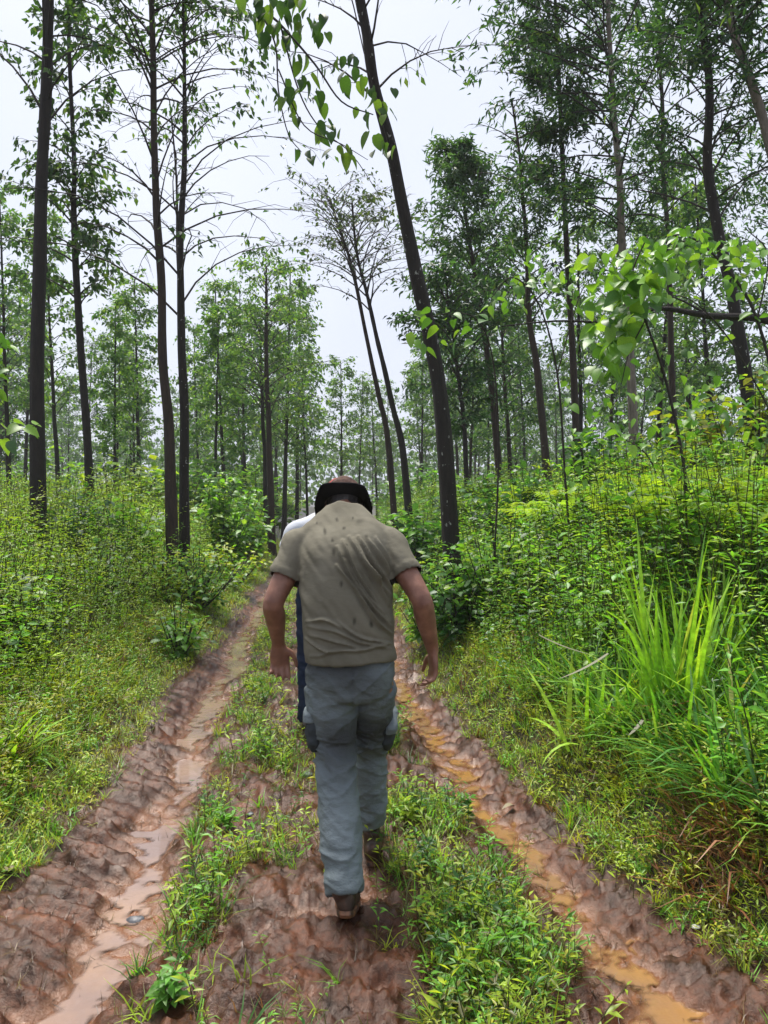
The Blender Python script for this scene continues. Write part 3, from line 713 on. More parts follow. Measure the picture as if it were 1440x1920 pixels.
for d in (17, 21, 26, 33, 42, 54):
    for x in np.arange(-.56*d, .56*d, 1.9+.05*d):
        xx, yy_ = x+rng.normal(0, .5), d+rng.normal(0, 1.2); ca, cb = float(cL(np.array([yy_]))[0]), float(cR(np.array([yy_]))[0])
        if ca-1.6 < xx < cb+1.6: continue
        kind = str(rng.choice(['fresh green', 'dark green', 'yellow green'], p=[.45, .3, .25])); pxx = CX+xx/yy_*FPX
        where = ZONES[[q for q in range(len(ZQ)) if pxx < ZQ[q]][0]]
        depth = {17: 'behind the bank', 21: 'past the bank', 26: 'among the middle trees', 33: 'behind the middle trees', 42: 'far under the trees', 54: 'farthest back'}[d]
        lab = kind+' low bush '+depth+', '+where
        r = empty('woodland_bush', (xx, yy_, gz(xx, yy_)), lab, 'bush', lab)
        q = rng.uniform(.75, 1.35)*(1+.006*d); r.scale = (q*1.15, q*1.15, q*rng.uniform(.7, 1.1)); r.rotation_euler[2] = rng.uniform(0, 6.28)
        link('stem', BM[kind][0], r); link('foliage', BM[kind][1], r)
g = Geo(); rng = np.random.default_rng(920); n_ = 20000
d = rng.uniform(95, 130, n_); x = rng.uniform(-1, 1, n_)*(d*.75+8)
hz = 8.5+2.5*fbm2(x*.12, d*.1, 5, 3); z = hz*rng.uniform(0, 1, n_)**.8
pos = np.stack([x, d, z+.5], 1); L = rng.uniform(.5, 1.0, n_); dd = rng.normal(0, 1, (n_, 3)); dd[:, 2] -= .4
g.inst(DIAMOND[0], DIAMOND[1], pos, frames(dd, rng.uniform(-1.5, 1.5, n_)), np.stack([L*.8, L, L], 1), pal(rng, n_, [(.07, .14, .06), (.09, .17, .06), (.05, .11, .05)], [1, 1, 1]))
tag(link('distant_woodland', g.mesh('distant_woodland', [M_LEAF])), 'pale far off wood closing the view between the trunks', 'woodland', kind='stuff')
# haze
m = bpy.data.materials.new('haze_air'); m.use_nodes = True; m.node_tree.nodes.clear()
pv = m.node_tree.nodes.new('ShaderNodeVolumePrincipled'); pv.inputs['Color'].default_value = (.93, .96, 1, 1); pv.inputs['Density'].default_value = HAZE
mo = m.node_tree.nodes.new('ShaderNodeOutputMaterial'); m.node_tree.links.new(pv.outputs[0], mo.inputs['Volume'])
hx, hy0, hy1, hz0, hz1 = 150, -40, 150, -3.0, 20.0
V = np.array([[sx*hx, yy2, zz] for sx in (-1, 1) for yy2 in (hy0, hy1) for zz in (hz0, hz1)], float)
F = np.array([[0, 1, 3, 2], [4, 6, 7, 5], [0, 4, 5, 1], [2, 3, 7, 6], [0, 2, 6, 4], [1, 5, 7, 3]])
if HAZE > 0: tag(link('haze', mesh_np('haze', V, F, m, False)), 'thin pale damp air', kind='stuff')

# understorey bushes ---------------------------------------------------------------
def bush(label, x, y, h, w_, nst, cols, ls=.11, lw=.6, seed=0, name='leafy_bush'):
    rng = np.random.default_rng(seed); base = np.array([x, y, gz(x, y)])
    root = empty(name, base, label, 'bush', 'bushes under the trees')
    gs, gl = Geo(), Geo(); LP = []; LD = []
    for i in range(nst):
        a = rng.uniform(0, 6.28); sp = rng.uniform(.1, 1)*w_; hh = h*rng.uniform(.5, 1.05)*(1-.3*sp/w_)
        t = np.linspace(0, 1, 5)[:, None]
        pts = np.array([math.cos(a), math.sin(a), 0])*sp*t**.8+np.array([0, 0, hh])*t-np.array([0, 0, .05])
        V, F = tube(pts, np.linspace(.012, .004, 5), 3); gs.add(V, F)
        nl = int(26*hh/1.2)+10; u = rng.uniform(.2, 1, nl)
        q = np.stack([np.interp(u, t[:, 0], pts[:, c]) for c in range(3)], 1)
        dd = rng.normal(0, 1, (nl, 3)); dd[:, 2] = dd[:, 2]*.35-.1
        LP.append(q+nrm(dd)*rng.uniform(.02, .16, nl)[:, None]); LD.append(dd)
    LP = np.concatenate(LP); LD = np.concatenate(LD); L = ls*rng.uniform(.6, 1.3, len(LP))
    gl.inst(LEAF6[0], LEAF6[1], LP, frames(LD, rng.uniform(-.5, .5, len(LP))), np.stack([L*lw*1.2, L, L], 1), pal(rng, len(LP), *cols))
    link('stem', gs.mesh('stem', [M_TWIG]), root); link('foliage', gl.mesh('foliage', [M_LEAF]), root)
FG = ([BG, (.08, .2, .04), LG], [3, 3, 2]); FD = ([DG, (.05, .14, .035), BG], [3, 3, 1]); FY = ([YG, GY, BG], [3, 2, 2])
for i, (lab, a, d, h, w_, ns, cc, ls) in enumerate([
    ('fresh green bush between the slim bent trunk and the close pair of trunks', 232, 11, 1.5, .9, 34, FG, .12),
    ('dark green bush at the foot of the slim bent trunk', 130, 10.5, 1.35, .8, 30, FD, .12),
    ('fresh green bush at the left edge below the thick trunk', 20, 6.2, 1.0, .5, 20, FG, .11),
    ('small leafy plant on the edge of the left bank before the close pair', 335, 7.6, .7, .35, 16, FG, .085),
    ('tall fresh bush just right of the close pair of trunks', 410, 15, 2.2, 1.0, 34, FG, .15),
    ('leafy bush left of the tight cluster of trunks', 455, 17, 1.7, 1.0, 30, FG, .15),
    ('bright bush right behind the brimmed hat', 715, 15, 1.3, .9, 30, FG, .15),
    ('dark bush at the foot of the thin leaning pair of trunks', 790, 12, 1.35, .9, 34, FD, .14),
    ('dense bush left of the foot of the leaning tree', 806, 7.9, 1.0, .5, 44, FG, .085),
    ('large dense bush right of the foot of the leaning tree', 940, 7.3, 1.15, .8, 80, FG, .085),
    ('dark bush behind the large bush right of the leaning tree', 985, 11, 1.5, 1.0, 44, FD, .13),
    ('dark bush standing before the pale trunk', 1130, 9.5, 1.9, .9, 44, FD, .13),
    ('yellow green bush between the pale trunk and the forked trunk', 1300, 9, 2.1, .9, 40, FY, .13),
    ('shaggy olive bush at the foot of the forked trunk', 1420, 8.0, 2.2, .8, 44, ([OL, YG, DG], [2, 2, 2]), .12),
    ('low dark bush in front of the foot of the leaning tree', 865, 7.2, .85, .45, 44, FD, .08),
    ('feathery bush before the brown trunk of the close pair', 300, 9.6, .95, .7, 46, FY, .075),
    ('feathery bush before the black trunk of the close pair', 368, 10.0, 1.0, .7, 46, FG, .075),
    ('feathery yellow green bush right of the close pair on the bank edge', 425, 12.5, .95, .7, 40, FY, .09),
    ('feathery bush before the slim bent trunk', 205, 9.2, .9, .7, 40, FG, .08),
    ('feathery bush before the thick far left trunk', 85, 8.2, .75, .6, 40, FY, .075),
    ('fresh bush at the foot of the slender brown trunk', 1060, 8.4, 1.0, .7, 34, FG, .11)]):
    bush(lab, (a-CX)/FPX*d, d, h, w_, ns, cc, ls, .6, 500+i)

# ------------------------------------------------------------------ broad leaves built one by one
def heart_leaf(fold, droop, narrow=1.0):
    prof = [(0, .0), (.02, .22), (.12, .40), (.30, .48), (.52, .42), (.74, .26), (.90, .10), (1, 0)]
    V = []; F = []
    for (t, w_) in prof:
        z = -droop*t*t
        V += [[-w_*narrow, t-.06*(w_ > .2)*(t < .15), z+fold*w_], [0, t, z], [w_*narrow, t-.06*(w_ > .2)*(t < .15), z+fold*w_]]
    n = len(prof)
    for i in range(n-1):
        a, b_ = 3*i, 3*(i+1)
        F += [[a, a+1, b_+1, b_], [a+1, a+2, b_+2, b_+1]]
    return np.array(V, float), np.array(F)
def leaf_meshes(nm, mt, k=4, narrow=1.0, sd=1):
    r = random.Random(sd); out = []
    for i in range(k):
        V, F = heart_leaf(r.uniform(.1, .45), r.uniform(.1, .4), narrow); out.append(mesh_np(nm, V, F, mt))
    return out
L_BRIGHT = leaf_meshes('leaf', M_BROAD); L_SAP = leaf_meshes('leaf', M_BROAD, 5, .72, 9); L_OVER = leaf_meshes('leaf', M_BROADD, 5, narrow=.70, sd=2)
def hang_leaf(meshes, pos, d, size, parent, base, rng):
    o = link('leaf', meshes[int(rng.integers(len(meshes)))], parent)
    R = frames(np.array([d]), np.array([rng.uniform(-.9, .9)]))[0]
    M4 = Matrix.Identity(4)
    for i in range(3):
        for j in range(3): M4[i][j] = float(R[i, j]*size)
    q = pos-base; M4[0][3], M4[1][3], M4[2][3] = (float(v) for v in q)
    o.matrix_local = M4; return o
def bough(name, paths, parent, base, mt=M_TWIG):
    """several twigs as one branch mesh; paths = [(pts, r0, r1)]"""
    g = Geo()
    for pts, r0, r1 in paths:
        c = catmull(pts, 5); V, F = tube(c, np.linspace(r0, r1, len(c)), 5); g.add(V, F)
    return link(name, g.mesh(name, [mt], origin=base), parent)
# overhead branch of the leaning tree: (paths in pixels, depth)
def pp(lst): return [P(*a) for a in lst]
lb = np.array(lean.location)
over = [([(625, -330, 7.0), (560, -160, 6.3), (500, -40, 5.6), (478, 5, 5.4), (520, 40, 5.3), (590, 120, 5.2), (640, 190, 5.2), (700, 215, 5.2)], .016, .004),
        ([(478, 5, 5.4), (515, 80, 5.35), (522, 170, 5.3), (540, 250, 5.3), (565, 285, 5.3)], .008, .003),
        ([(525, 45, 5.3), (560, 170, 5.25), (600, 240, 5.2), (660, 290, 5.2), (720, 380, 5.3)], .007, .002),
        ([(522, 130, 5.3), (570, 235, 5.25), (640, 270, 5.2), (690, 300, 5.2)], .006, .002),
        ([(560, -160, 6.3), (640, -60, 6.0), (690, 130, 6.2), (735, 300, 6.4)], .008, .003)]
br = bough('branch', [(pp(a), r0, r1) for a, r0, r1 in over], lean, lb)
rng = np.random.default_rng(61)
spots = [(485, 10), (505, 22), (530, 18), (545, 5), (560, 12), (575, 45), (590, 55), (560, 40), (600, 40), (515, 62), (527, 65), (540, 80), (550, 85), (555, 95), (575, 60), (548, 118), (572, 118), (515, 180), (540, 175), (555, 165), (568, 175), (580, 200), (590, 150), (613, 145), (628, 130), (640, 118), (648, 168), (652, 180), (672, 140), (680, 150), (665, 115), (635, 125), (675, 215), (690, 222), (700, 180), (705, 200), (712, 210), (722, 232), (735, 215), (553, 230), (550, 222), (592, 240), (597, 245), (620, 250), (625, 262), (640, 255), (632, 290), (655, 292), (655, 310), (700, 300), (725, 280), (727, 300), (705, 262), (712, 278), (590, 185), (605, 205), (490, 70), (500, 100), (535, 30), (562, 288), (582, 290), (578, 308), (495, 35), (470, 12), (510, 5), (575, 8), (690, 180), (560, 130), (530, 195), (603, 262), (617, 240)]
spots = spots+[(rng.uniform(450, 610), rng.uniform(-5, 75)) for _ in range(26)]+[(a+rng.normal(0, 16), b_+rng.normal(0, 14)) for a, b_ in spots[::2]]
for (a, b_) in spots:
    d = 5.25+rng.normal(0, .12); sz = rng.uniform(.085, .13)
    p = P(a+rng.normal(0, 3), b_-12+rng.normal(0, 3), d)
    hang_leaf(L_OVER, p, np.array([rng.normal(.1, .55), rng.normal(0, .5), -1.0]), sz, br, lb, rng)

def vine(name, label, cat, paths, leafpx, meshes, size, base, seed, group=None, mt=M_TWIG, dj=.15, dirx=0):
    root = empty(name, base, label, cat, group); rng = np.random.default_rng(seed)
    st = bough('stem', [(pp(a), r0, r1) for a, r0, r1 in paths], root, base, mt)
    for (a, b_, d) in leafpx:
        p = P(a, b_, d+rng.normal(0, dj))
        hang_leaf(meshes, p, np.array([rng.normal(dirx, .6), rng.normal(-.2, .6), -rng.uniform(.0, .9)]), size*rng.uniform(.6, 1.2), root, base, rng)
    return root
def gpt(a, d): x = (a-CX)/FPX*d; return np.array([x, d, gz(x, d)])
# hanging column of big heart leaves
rng = np.random.default_rng(71); lp_ = []
for i in range(140):
    t = rng.uniform(0, 1); cxp = 1205-55*t+18*math.sin(t*6); sp = 48*(1-.55*t)
    lp_.append((cxp+rng.normal(0, 1)*sp*.75, 455+235*t+rng.normal(0, 8), 5.4))
for i in range(26): lp_.append((rng.uniform(1100, 1230), rng.uniform(470, 560), 5.3))
b0 = gpt(1290, 5.6)
vine('climbing_vine', 'column of large bright heart shaped leaves hanging on the right before the pale trunk', 'vine',
     [([(1290, 1120, 5.6), (1285, 900, 5.6), (1250, 720, 5.5), (1210, 600, 5.4), (1185, 520, 5.4), (1215, 440, 5.4)], .014, .005),
      ([(1210, 600, 5.4), (1180, 660, 5.35), (1165, 720, 5.3)], .006, .003)], lp_, L_BRIGHT, .125, b0, 72)
# bright spray over the whole right side
lp_ = []
for i in range(290):
    a = rng.uniform(1140, 1445); top = 470-50*math.exp(-((a-1290)/60)**2)-20*math.exp(-((a-1400)/30)**2)
    lp_.append((a, top+abs(rng.normal(0, 60)), 6.2+rng.normal(0, .3)))
b0 = gpt(1470, 6.4)
vine('leafy_sapling', 'bright yellow green spreading sapling arching across the right edge above the dark bough', 'sapling',
     [([(1470, 1100, 6.4), (1460, 800, 6.4), (1420, 600, 6.3), (1350, 490, 6.2), (1270, 440, 6.2), (1180, 500, 6.2)], .018, .005),
      ([(1420, 600, 6.3), (1440, 480, 6.2), (1400, 430, 6.2)], .008, .004),
      ([(1460, 800, 6.4), (1370, 640, 6.3), (1290, 560, 6.2), (1220, 560, 6.2)], .008, .004)], lp_, L_SAP, .095, b0, 73, dj=.3)
lp_ = []
for i in range(110):
    a = rng.uniform(915, 1130); lp_.append((a, 575-55*math.sin((a-900)/240*PI)+rng.normal(0, 26), 7.0+rng.normal(0, .3)))
b0 = gpt(1075, 7.4)
vine('leafy_sapling', 'thin sapling with bright leaves spreading between the leaning tree and the hanging vine', 'sapling',
     [([(1075, 1100, 7.4), (1060, 900, 7.3), (1045, 700, 7.2), (1010, 570, 7.1), (960, 520, 7.0), (920, 560, 7.0)], .014, .004),
      ([(1045, 700, 7.2), (1085, 560, 7.1), (1110, 520, 7.0)], .007, .004)], lp_, L_SAP, .095, b0, 74, dj=.3)
lp_ = [(x_+rng.normal(0, 3), y_, 6.7) for x_, y_ in [(765, 625), (775, 590), (785, 600), (795, 595), (805, 585), (790, 645), (778, 640), (800, 655), (812, 600), (820, 615), (835, 600), (845, 590), (850, 600), (860, 620), (870, 605), (880, 615), (770, 650), (830, 640), (842, 580), (858, 640), (900, 590), (905, 600), (888, 640), (915, 580)]]
b0 = gpt(925, 7.2)
vine('leafy_sapling', 'spray of bright leaves crossing in front of the leaning trunk', 'sapling',
     [([(925, 1080, 7.2), (935, 850, 7.1), (925, 680, 7.0), (895, 600, 6.9), (840, 588, 6.8), (775, 605, 6.7)], .011, .003)], lp_, L_SAP, .12, b0, 75, dj=.12)
lp_ = []
for i in range(260):
    a = rng.uniform(1060, 1450); lp_.append((a, 825+rng.normal(0, 80)-.05*(a-1100), 6.6+rng.normal(0, .4)))
b0 = gpt(1250, 6.9)
vine('leafy_sapling', 'low broad leaved sapling filling the gap under the hanging vine', 'sapling',
     [([(1250, 1080, 6.9), (1240, 930, 6.8), (1210, 850, 6.7), (1140, 810, 6.6)], .011, .004),
      ([(1245, 960, 6.8), (1300, 860, 6.7), (1390, 800, 6.6)], .009, .004)], lp_, L_SAP, .10, b0, 76, dj=.3)
lp_ = [(x_+rng.normal(0, 3), y_+rng.normal(0, 4), 4.6) for x_, y_ in [(2, 640), (8, 660), (3, 685), (10, 700), (2, 720), (5, 790), (20, 795), (35, 800), (60, 790), (72, 800), (5, 830), (22, 828), (12, 650), (-10, 620), (-12, 700), (-8, 740), (-15, 780), (45, 800)]]
b0 = gpt(-60, 4.7)
vine('leafy_sapling', 'light green leaves of a sapling reaching in from the left edge', 'sapling',
     [([(-60, 1150, 4.7), (-50, 900, 4.7), (-30, 780, 4.65), (20, 810, 4.6), (75, 795, 4.55)], .009, .002),
      ([(-50, 900, 4.7), (-25, 700, 4.6), (5, 640, 4.6)], .006, .002)], lp_, L_SAP, .10, b0, 77, dj=.08, dirx=.5)
# dark horizontal bough
b0 = gpt(1530, 8.2)
root = empty('bare_tree', b0, 'dark bent bough stretching level across the right side', 'tree')
bough('trunk', [([b0+np.array([0, 0, -.1]), P(1530, 800, 8.1), P(1515, 660, 8), P(1440, 601, 7.9), P(1330, 592, 7.8), P(1240, 578, 7.7), P(1190, 590, 7.65)], .075, .015)], root, b0, M_BARK)
bough('branch', [([P(1200, 588, 7.66), P(1140, 603, 7.6), P(1040, 602, 7.5), P(940, 612, 7.4)], .018, .006),
                 ([P(1330, 592, 7.8), P(1270, 560, 7.7), P(1190, 540, 7.6)], .014, .004)], root, b0, M_BARK)
# bent limb at the left edge
# ------------------------------------------------------------------ tall blade clump, right bank
def long_blade(L, w_, curve, seg=7):
    V = []; F = []
    for i in range(seg+1):
        t = i/seg; y = (1-math.cos(curve*t))/curve; z = math.sin(curve*t)/curve
        ww = w_*.5*(math.sin(PI*min(1, .18+.82*t))**.6 if t < 1 else 0)*(1-.25*t)
        V += [[-ww, y*L, z*L], [0, y*L-.15*ww, z*L], [ww, y*L, z*L]]
    for i in range(seg):
        a, b_ = 3*i, 3*i+3
        F += [[a, a+1, b_+1, b_], [a+1, a+2, b_+2, b_+1]]
    return mesh_np('blade', np.array(V), np.array(F), M_BLADE)
BL = [long_blade(1, .031, c) for c in (.12, .25, .45, .9, 1.5, 2.1)]
def clump(label, a, d, n, Lr, seed, weights=(3, 3, 2, 1, .6, .4), spread=.45, up=0.0):
    rng = np.random.default_rng(seed); b0 = gpt(a, d); b0[2] += up
    root = empty('tall_grass_clump', b0, label, 'grass', 'clumps of tall grass')
    wt = np.array(weights)/sum(weights)
    for i in range(n):
        k = int(rng.choice(6, p=wt)); o = link('blade', BL[k], root)
        tilt = abs(rng.normal(0, 1))*spread*.5; az = rng.uniform(0, 6.28)
        o.rotation_euler = (-tilt, 0, az); o.location = (rng.normal(0, .07), rng.normal(0, .07), -.05)
        L = rng.uniform(*Lr); o.scale = (rng.uniform(.7, 1.2)*.9, L, L)
clump('big fountain of tall bright upright blades on the right bank', 1262, 4.05, 92, (.5, 1.22), 81, (4, 4, 2, 1, .8, .5), .62, .02)
clump('smaller clump of pale blades close behind right of the big fountain of blades', 1350, 4.4, 40, (.5, .85), 82)
clump('drooping grass clump on the right bank at the right edge', 1410, 3.5, 45, (.4, .7), 83, (1, 1, 2, 2, 2, 1), .8)
clump('arching grass clump on the left bank at the left edge', 8, 4.1, 26, (.25, .5), 84, (0, 1, 2, 3, 3, 2), .8)
clump('low arching clump just left of the foot of the big fountain of blades', 1120, 4.2, 26, (.3, .6), 85, (1, 1, 2, 2, 2, 1), .9)
m, n, b = mat('dry_blade'); b.inputs['Base Color'].default_value = (.13, .125, .075, 1); b.inputs['Roughness'].default_value = .6
dry = long_blade(1, .03, .3); dry.materials.clear(); dry.materials.append(m)
for lab, q0, q1 in (('pale dry blade lying slanted left of the big fountain of blades', P(1140, 1225, 3.9), P(1050, 1290, 3.8)),
                    ('thin dry blade bent over left of the big fountain of blades', P(1010, 1190, 4.2), P(1110, 1245, 4.0)),
                    ('tan curled dry blade at the foot of the big fountain of blades', P(1205, 1350, 3.7), P(1180, 1385, 3.65))):
    o = link('dry_blade', dry.copy()); tag(o, lab, 'leaf'); d = q1-q0
    o.matrix_world = Matrix.LocRotScale(Vector(q0), Vector(d).to_track_quat('Z', 'Y'), Vector((.8, np.linalg.norm(d), np.linalg.norm(d))))

# single weeds, stones, fallen leaves on the track --------------------------------------
def weed(label, a, py, h, nst, seed, ls=.06, lw=.42, col=None, hgt=0):
    d = CAMZ*FPX/(py-HY); x = (a-CX)/FPX*d; z = gz(x, d); base = np.array([x, d, z])
    rng = np.random.default_rng(seed); root = empty('weed_plant', base, label, 'plant', 'single weeds on the track')
    gs, gl = Geo(), Geo()
    for i in range(nst):
        V, F, Lf = sprig(rng, 11, h*rng.uniform(.6, 1.1), ls, lw, stemr=.002)
        ta = rng.uniform(0, .6); az = rng.uniform(0, 6.28)
        V = V+np.outer(V[:, 2], [math.cos(az)*math.tan(ta), math.sin(az)*math.tan(ta), 0])
        lf = Lf[F[:, 0]] > .5
        gs.add(V, F[~lf], (.13, .12, .05)); gl.add(V, F[lf], pal(rng, 1, [col or BG], [1])[0])
    link('stem', gs.mesh('stem', [M_LEAF]), root); link('foliage', gl.mesh('foliage', [M_LEAF]), root)
for i, w_ in enumerate([
    ('bright green broad leafed weed hanging over the right rut beside the walker', 868, 1515, .16, 7, 1, .075, .6, (.09, .26, .03)),
    ('dark green weed behind the heel of the rear boot on the right strip', 800, 1640, .17, 5, 2, .07, .4, (.06, .17, .03)),
    ('fresh green weed at the bottom of the left grass strip', 315, 1880, .13, 8, 3, .07, .5, (.12, .30, .04)),
    ('bright weed at the lower end of the right grass strip', 905, 1860, .13, 8, 4, .06, .35, YG),
    ('light green weed in the middle of the right grass strip', 880, 1740, .13, 7, 5, .06, .35, YG),
    ('small weed at the edge of the left grass strip by the puddle', 425, 1560, .13, 6, 6, .06, .4, BG),
    ('weed at the bottom edge under the walker', 830, 1900, .12, 8, 7, .06, .35, BG),
    ('yellow green weed on the right strip below the front boot', 760, 1560, .13, 6, 8, .06, .4, YG)]):
    weed(*w_[:4], w_[4], 600+i, w_[6], w_[7], w_[8])
m, n, b = mat('wet_stone'); b.inputs['Roughness'].default_value = .5
nz = noise_node(n, 30, 4); n.links.new(ramp(n, nz.outputs['Fac'], [(.3, (.03, .032, .04)), (.7, (.10, .105, .12))]), b.inputs['Base Color']); bump(n, b, nz.outputs['Fac'], .5, .01)
M_STONE = m
for i, (lab, a, py, r) in enumerate([('dark wet stone sitting in the water of the left rut', 252, 1682, .030),
    ('small dark stone beside the rear calf', 578, 1455, .022),
    ('dark pebble on the mud left of the rear boot', 470, 1532, .018),
    ('small white pebble on the mud at the lower right', 1305, 1742, .012)]):
    d = CAMZ*FPX/(py-HY); x = (a-CX)/FPX*d; rng = np.random.default_rng(700+i)
    import bmesh
    bm = bmesh.new(); bmesh.ops.create_icosphere(bm, subdivisions=3, radius=1)
    V = np.array([v.co[:] for v in bm.verts]); F = np.array([[v.index for v in f.verts] for f in bm.faces]); bm.free()
    V = V*(1+.25*vn3(V[:, 0]*1.6, V[:, 1]*1.6, V[:, 2]*1.6, i))[:, None]*np.array([1.3, 1, .6])*r
    o = link('stone', mesh_np('stone', V, F, M_STONE), None, (x, d, gz(x, d)+r*.15)); tag(o, lab, 'stone', 'stones on the track')
    if 'white' in lab:
        mw, n, b = mat('pale_stone'); b.inputs['Base Color'].default_value = (.5, .5, .47, 1); o.data.materials[0] = mw
m, n, b = mat('dead_leaf'); b.inputs['Roughness'].default_value = .6
nz = noise_node(n, 12, 3); n.links.new(ramp(n, nz.outputs['Fac'], [(.3, (.14, .11, .06)), (.7, (.26, .22, .13))]), b.inputs['Base Color'])
for lab, a, py, s, rz in (('pale fallen leaf at the right edge of the track before the bank', 962, 1497, .07, 2.0),
                      ('pale fallen leaf in the grass at the lower left edge', 18, 1648, .06, .6),
                      ('yellow fallen leaf in the left rut', 333, 1420, .035, 1.2)):
    d = CAMZ*FPX/(py-HY); x = (a-CX)/FPX*d; V, F = heart_leaf(.35, .3, .7)
    o = link('fallen_leaf', mesh_np('fallen_leaf', V, F, m), None, (x, d, gz(x, d)+.02)); o.scale = (s, s, s); o.rotation_euler = (.2, .1, rz)
    tag(o, lab, 'leaf')

# ------------------------------------------------------------------ people
def loft(g, pts, ra, rb, side=(1, 0, 0), k=4, n=20, sup=2.0, caps=True):
    pts = np.asarray(pts, float); m = len(pts)
    ra = np.asarray(ra, float); rb = np.asarray(rb, float)
    A = catmull(np.column_stack([pts, ra, rb]), k) if m > 2 else np.array([np.concatenate([pts[0], [ra[0], rb[0]]])*(1-t)+np.concatenate([pts[1], [ra[1], rb[1]]])*t for t in np.linspace(0, 1, k+1)])
    p, a, b_ = A[:, :3], A[:, 3], A[:, 4]; t = nrm(np.gradient(p, axis=0)); side = np.asarray(side, float)
    s = nrm(side-t*(t@side)[:, None]); u = np.cross(t, s)
    if caps:   # rounded ends
        def capr(i, sg):
            out = []
            for f in (.45, .8, .98):
                q = math.sqrt(1-f*f); e = min(a[i], b_[i])*caps
                out.append((p[i]+sg*t[i]*e*f, a[i]*q, b_[i]*q, s[i], u[i]))
            return out
        st = capr(0, -1)[::-1]; en = capr(-1, 1)
        P_ = np.array([c[0] for c in st]+list(p)+[c[0] for c in en]); a = np.array([c[1] for c in st]+list(a)+[c[1] for c in en])
        b_ = np.array([c[2] for c in st]+list(b_)+[c[2] for c in en])
        s = np.array([c[3] for c in st]+list(s)+[c[3] for c in en]); u = np.array([c[4] for c in st]+list(u)+[c[4] for c in en]); p = P_
    th = np.linspace(0, 2*PI, n, endpoint=False)
    ct, sn = np.cos(th), np.sin(th); ct = np.sign(ct)*np.abs(ct)**(2/sup); sn = np.sign(sn)*np.abs(sn)**(2/sup)
    V = p[:, None]+s[:, None]*(a[:, None]*ct)[..., None]+u[:, None]*(b_[:, None]*sn)[..., None]
    M_ = len(p); V = np.vstack([V.reshape(-1, 3), p[0], p[-1]])
    i = np.arange(M_-1)[:, None]*n; j = np.arange(n)[None]; j2 = (j+1) % n
    q = np.stack([i+j, i+j2, i+n+j2, i+n+j], 2).reshape(-1, 4)
    F = np.concatenate([q[:, [0, 1, 2]], q[:, [0, 2, 3]]])
    jj = np.arange(n); c0, c1 = M_*n, M_*n+1
    F = np.concatenate([F, np.stack([np.full(n, c0), (jj+1) % n, jj], 1), np.stack([np.full(n, c1), (M_-1)*n+jj, (M_-1)*n+(jj+1) % n], 1)])
    g.add(V, F)
def fuse(g, voxel, it=3, fac=.5):
    """one continuous skin over all lofts: returns V, quads"""
    me = g.mesh('tmp', [], False) if False else mesh_np('tmp', np.concatenate(g.V), np.concatenate(g.F), [])
    o = bpy.data.objects.new('tmp', me); COL.objects.link(o)
    r = o.modifiers.new('r', 'REMESH'); r.mode = 'VOXEL'; r.voxel_size = voxel; r.adaptivity = 0
    s = o.modifiers.new('s', 'SMOOTH'); s.factor = fac; s.iterations = it
    bpy.context.view_layer.update()
    ev = o.evaluated_get(bpy.context.evaluated_depsgraph_get()); m2 = ev.to_mesh()
    n = len(m2.vertices); V = np.empty(n*3, np.float32); m2.vertices.foreach_get('co', V); V = V.reshape(-1, 3).astype(float)
    N = np.empty(n*3, np.float32); m2.vertices.foreach_get('normal', N); N = N.reshape(-1, 3).astype(float)
    nf = len(m2.polygons); lt = np.empty(nf, np.int32); m2.polygons.foreach_get('loop_total', lt)
    L = np.empty(len(m2.loops), np.int32); m2.loops.foreach_get('vertex_index', L)
    assert (lt == 4).all(); F = L.reshape(-1, 4)
    ev.to_mesh_clear(); bpy.data.objects.remove(o); bpy.data.meshes.remove(me)
    return V, N, F
def cutfaces(V, F, mask):
    """drop faces whose every vertex is masked"""
    k = ~mask[F].all(1); F = F[k]; used = np.unique(F); mp = np.full(len(V), -1); mp[used] = np.arange(len(used))
    return used, mp[F]

def hand(g, wr, d, nrml, thumb, s=1.0, curl=.5):
    """palm + five fingers. d: along fingers, nrml: palm outward normal (back of hand = -nrml), thumb: side vector"""
    d = nrm(np.asarray(d, float)); th = np.asarray(thumb, float); th = nrm(th-d*(th@d)); nm = nrm(np.cross(th, d)); 
    if nm@np.asarray(nrml) < 0: nm = -nm
    loft(g, [wr-d*.03*s, wr+d*.012*s, wr+d*.045*s, wr+d*.085*s], [.026*s, .031*s, .040*s, .041*s], [.021*s, .018*s, .016*s, .013*s], side=th, k=3, n=14, caps=.6)
    for i, (off, L, dr) in enumerate([(.030, .072, .10), (.010, .080, .02), (-.011, .074, -.06), (-.031, .058, -.16)]):
        p0 = wr+d*.078*s+th*off*s; dd = nrm(d+th*dr); pts = [p0]
        c = curl*(.8+.25*i)
        for j, f in enumerate((.45, .32, .23)):
            ang = c*(j+.6)*.7; v = nrm(dd*math.cos(ang)+nm*math.sin(ang)); pts.append(pts[-1]+v*L*f*s)
        loft(g, pts, [.0098*s, .0092*s, .0085*s, .007*s], [.0095*s, .009*s, .008*s, .0065*s], side=th, k=3, n=8, caps=.8)
    p0 = wr+d*.022*s+th*.024*s
    loft(g, [p0, p0+(d*.5+th*.75+nm*.2)*.036*s, p0+(d*.5+th*.75+nm*.2)*.036*s+(d*.85+th*.4+nm*.2)*.032*s, p0+(d*.5+th*.75+nm*.2)*.036*s+(d*.85+th*.4+nm*.2)*.032*s+(d+th*.1+nm*.3)*.024*s],
         [.014*s, .0125*s, .0105*s, .008*s], [.014*s, .012*s, .010*s, .0075*s], side=nm, k=3, n=8, caps=.8)
